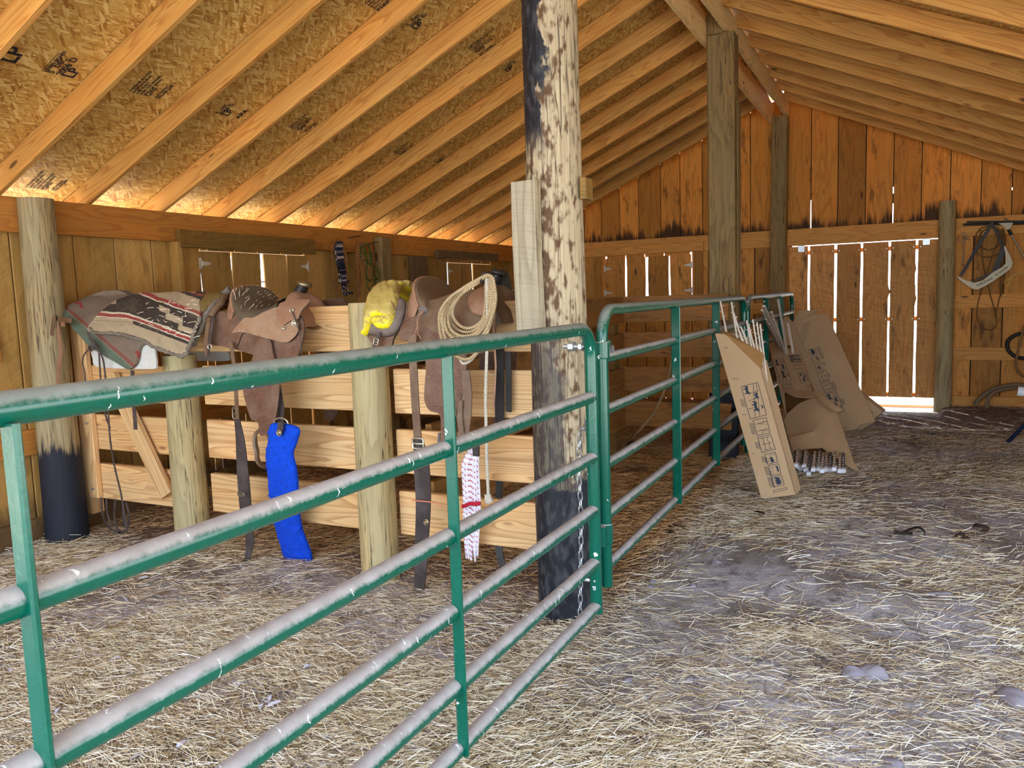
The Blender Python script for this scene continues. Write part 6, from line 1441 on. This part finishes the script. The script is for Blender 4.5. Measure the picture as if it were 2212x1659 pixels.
# folding stand: dark leg with a white clamp at the right frame edge
fs = root('folding_stand', 'dark tubular stand leg with a white clamp at the right edge of the picture', 'stand')
f0 = atz(2177, 955, .01); f1 = f0+V(.36, -.1, .52); mb = MB(); mb.tube([f0, f1], .019, 14); mb.build('leg', plain('dark_blue_tube', srgb(20, 32, 56), .3), fs, smooth=True)
f2 = aty(2212, 838, f1.y+.02); 
mb = MB(); mb.tube([f1, f1+V(-.1, .1, .22)], .016, 10); mb.tube([f1+V(-.12, .1, -.10), f1+V(-.1, .1, .22)], .016, 10); mb.build('strut', M_blacktube, fs, smooth=True)
cc = aty(2204, 845, f0.y-.02); mb = MB(); mb.tube([cc+V(-.02, 0, 0), cc+V(.25, -.02, -.03)], .045, 12); mb.build('clamp', M_cap, fs, smooth=True)
mb = MB(); mb.tube([f1+V(0, 0, 0), f1+V(.35, .0, -.52)], .019, 14); mb.build('leg', M_blacktube, fs, smooth=True)
mb = MB(); mb.tube([cc+V(.0, 0, -.03), f0.lerp(f1, .8)], .012, 8); mb.build('brace', M_blacktube, fs)

# ---------------------------------------------------------------- small things on the ground
M_stone = plain('grey_stone', srgb(132, 126, 132), .8, sc=12., bump=.3); M_dung = plain('dung', srgb(58, 44, 34), .95, var=.4, sc=25, bump=.6)
def rock(c, s_, seed, name, label, mat, group=None, sq_=.5, cat='stone'):
    mb = MB(); n = 14; P = []
    for i in range(n):
        row = []
        for j in range(9):
            a = 2*PI*i/n; t = PI*j/8; v = V(math.cos(a)*math.sin(t), math.sin(a)*math.sin(t), math.cos(t))
            r_ = 1+.45*noise.noise(v*1.3+V(seed*3.1, 0, 0)); row.append(V(v.x*s_[0], v.y*s_[1], v.z*s_[2])*r_)
        P.append(row)
    mb.grid(P, .3, closed_u=True); o_ = mb.build(name, mat, smooth=True, angle=60); x, y = c.x, c.y; z = gz(x, y)
    o_.location = (x, y, z+s_[2]*.12); o_.rotation_euler.z = seed*1.7; return tag(o_, label, cat, group)
rock(atz(1845, 1455, 0), (.035, .05, .035), 1, 'rock', 'grey flat stone half buried, left one of the pair in the lower right', M_stone)
rock(atz(1880, 1458, 0), (.06, .035, .04), 2, 'rock', 'grey wedge shaped stone, right one of the pair in the lower right', M_stone)
rock(atz(2190, 1515, 0), (.07, .05, .035), 3, 'rock', 'brownish stone at the lower right edge of the floor', M_stone)
rock(atz(2030, 1284, 0), (.07, .02, .012), 4, 'rock', 'long thin pale stone lying on the straw right of centre', M_stone)
i = 0
for a, b in sorted(((1552, 1197), (1548, 1213), (1485, 1228), (1495, 1265), (1405, 1272), (1540, 1218), (1490, 1463), (2110, 1520), (1930, 1646), (1725, 1235), (1355, 1465), (1017, 1255), (960, 1262), (1075, 1250), (760, 1258), (1530, 1190), (1410, 1260), (1438, 1280))):
    i += 1; s_ = .012+.010*((i*37) % 10)/10; rock(atz(a, b, 0), (s_*1.5, s_, s_*.7), i+5, 'pebble', 'small rounded pale pebble on the dusty ground, %s from the left' % ORD[i-1], M_stone, 'pebbles on the dusty ground')
rock(atz(1368, 962, .03), (.075, .06, .06), 31, 'dung_clod', 'dark clod lying on the straw inside the pen behind the middle gate', M_dung, cat='clod')
for k, (a, b) in enumerate(((1450, 1150), (1462, 1136), (1640, 1110), (2080, 1160), (2120, 1145))): rock(atz(a, b, 0), (.05, .035, .02), 40+k, 'dung_clod', 'low dark manure patch trodden into the straw, %s from the left' % ORD[k], M_dung, 'manure in the straw', cat='clod')
# black scrap with a pale piece
c = atz(1975, 1152, 0); z = gz(c.x, c.y)
mb = MB(); mb.strap(spline([c+V(-.06, -.02, z+.01), c+V(-.02, .0, z+.03), c+V(.02, .0, z+.045), c+V(.05, -.01, z+.03), c+V(.055, -.03, z+.008)], 4), V(0, 1, .3), .022, .005); mb.box(c+V(-.06, -.03, z+.01), (.1, .04, .012))
tag(mb.build('rubber_scrap', M_blacktube, smooth=True), 'twisted black rubber scrap lying on the straw in the right part of the aisle', 'scrap')
# feathers
M_feather = plain('grey_feather', srgb(196, 196, 210), .7)
rr = random.Random(9)
for k, (a, b) in enumerate(sorted(((575, 1520), (590, 1528), (565, 1530), (583, 1512), (310, 1255), (333, 1256), (205, 1415), (250, 1420), (235, 1430), (22, 1448), (95, 1420), (520, 1480), (300, 1640), (392, 1613), (665, 1445), (125, 1535), (270, 1300)))):
    c = atz(a, b, 0); z = gz(c.x, c.y)+.012; an = rr.uniform(0, 6); d_ = V(math.cos(an), math.sin(an), rr.uniform(0, .5)).normalized(); L = rr.uniform(.02, .035); mb = MB(); sd = V(-d_.y, d_.x, .3).normalized(); c = V(c.x, c.y, z)
    mb.strap([c-d_*L, c-d_*L*.5+V(0, 0, .004), c+V(0, 0, .006), c+d_*L*.6+V(0, 0, .003), c+d_*L], sd, [.003, .014, .017, .012, .002], .0012)
    tag(mb.build('feather', M_feather), 'small pale feather on the straw beyond the near gate, %s from the left' % ORD[k], 'feather', 'feathers on the straw')

# ---------------------------------------------------------------- stamps on the roof boards
def stamp(px, py, rows, size, s_sp=1.15, boxed=None, rot=0):
    # a point of the left ceiling plane under the photograph's pixel; text runs up the slope
    n_ = V(.445, 0, -1).normalized(); A = V(-5.12, 0, 2.25+.1415*1.094); d_ = ray(px, py); c = EYE+d_*((A-EYE).dot(n_)/d_.dot(n_))+n_*.0022
    up = V(1, 0, .445).normalized(); yy = V(0, 1, 0); grp = []
    y0 = 0
    for body, sc in rows:
        p = c+yy*y0; o_ = text_on(body, p, up, up.cross(n_)*-1 if False else n_.cross(up), n_, size*sc, M_ink, None, 'board_stamp'); o_['sid'] = int(px*10000+py); y0 += size*sc*s_sp
    return c

S1 = [('LP', 2.2), ('____________', .5), ('GREEN BOARD', .5), ('5   DEC', .75), ('2006 D', .95), ('LP', 1.5), ('____________', .5), ('APA', 1.3)]
S2 = [('THIS PANEL IS RATED', .5), ('SHEATHING SPAN', .5), ('EXPOSURE 1', .5), ('SIZED FOR SPACING', .5), ('NOT FOR SIDING', .5), ('QAS', 1.0), ('NET WEIGHT', .5), ('702-599-2499', .6)]
for px, py, rows, sz in ((30, 138, S1, .058), (282, 198, S2, .045), (470, 245, S1[3:], .045), (625, 276, S2, .04), (58, 405, S2, .045), (880, 55, S1[3:6], .05), (1010, 105, S2, .045), (1085, 150, S1[3:6], .045), (790, 10, S2, .05), (850, 330, S2, .04), (940, 350, S1[3:6], .04)):
    stamp(px, py, rows, sz)

bpy.context.view_layer.update(); dg_ = bpy.context.evaluated_depsgraph_get(); stamps = {}
for o_ in [o for o in bpy.data.objects if o.type == 'FONT']:
    me = bpy.data.meshes.new_from_object(o_.evaluated_get(dg_)); M_ = o_.matrix_world.copy()
    if 'sid' in o_.keys():
        mb = stamps.setdefault(o_['sid'], MB()); vs = [M_ @ v.co for v in me.vertices]
        if vs: mb.add(vs, [list(p.vertices) for p in me.polygons], [(0, 0)]*len(vs))
    else: n2 = bpy.data.objects.new(o_.name.split('.')[0], me); COL.objects.link(n2); n2.parent = o_.parent; n2.matrix_world = M_
    bpy.data.objects.remove(o_)
for mb in stamps.values(): struct(mb.build('printed_stamp', M_ink))
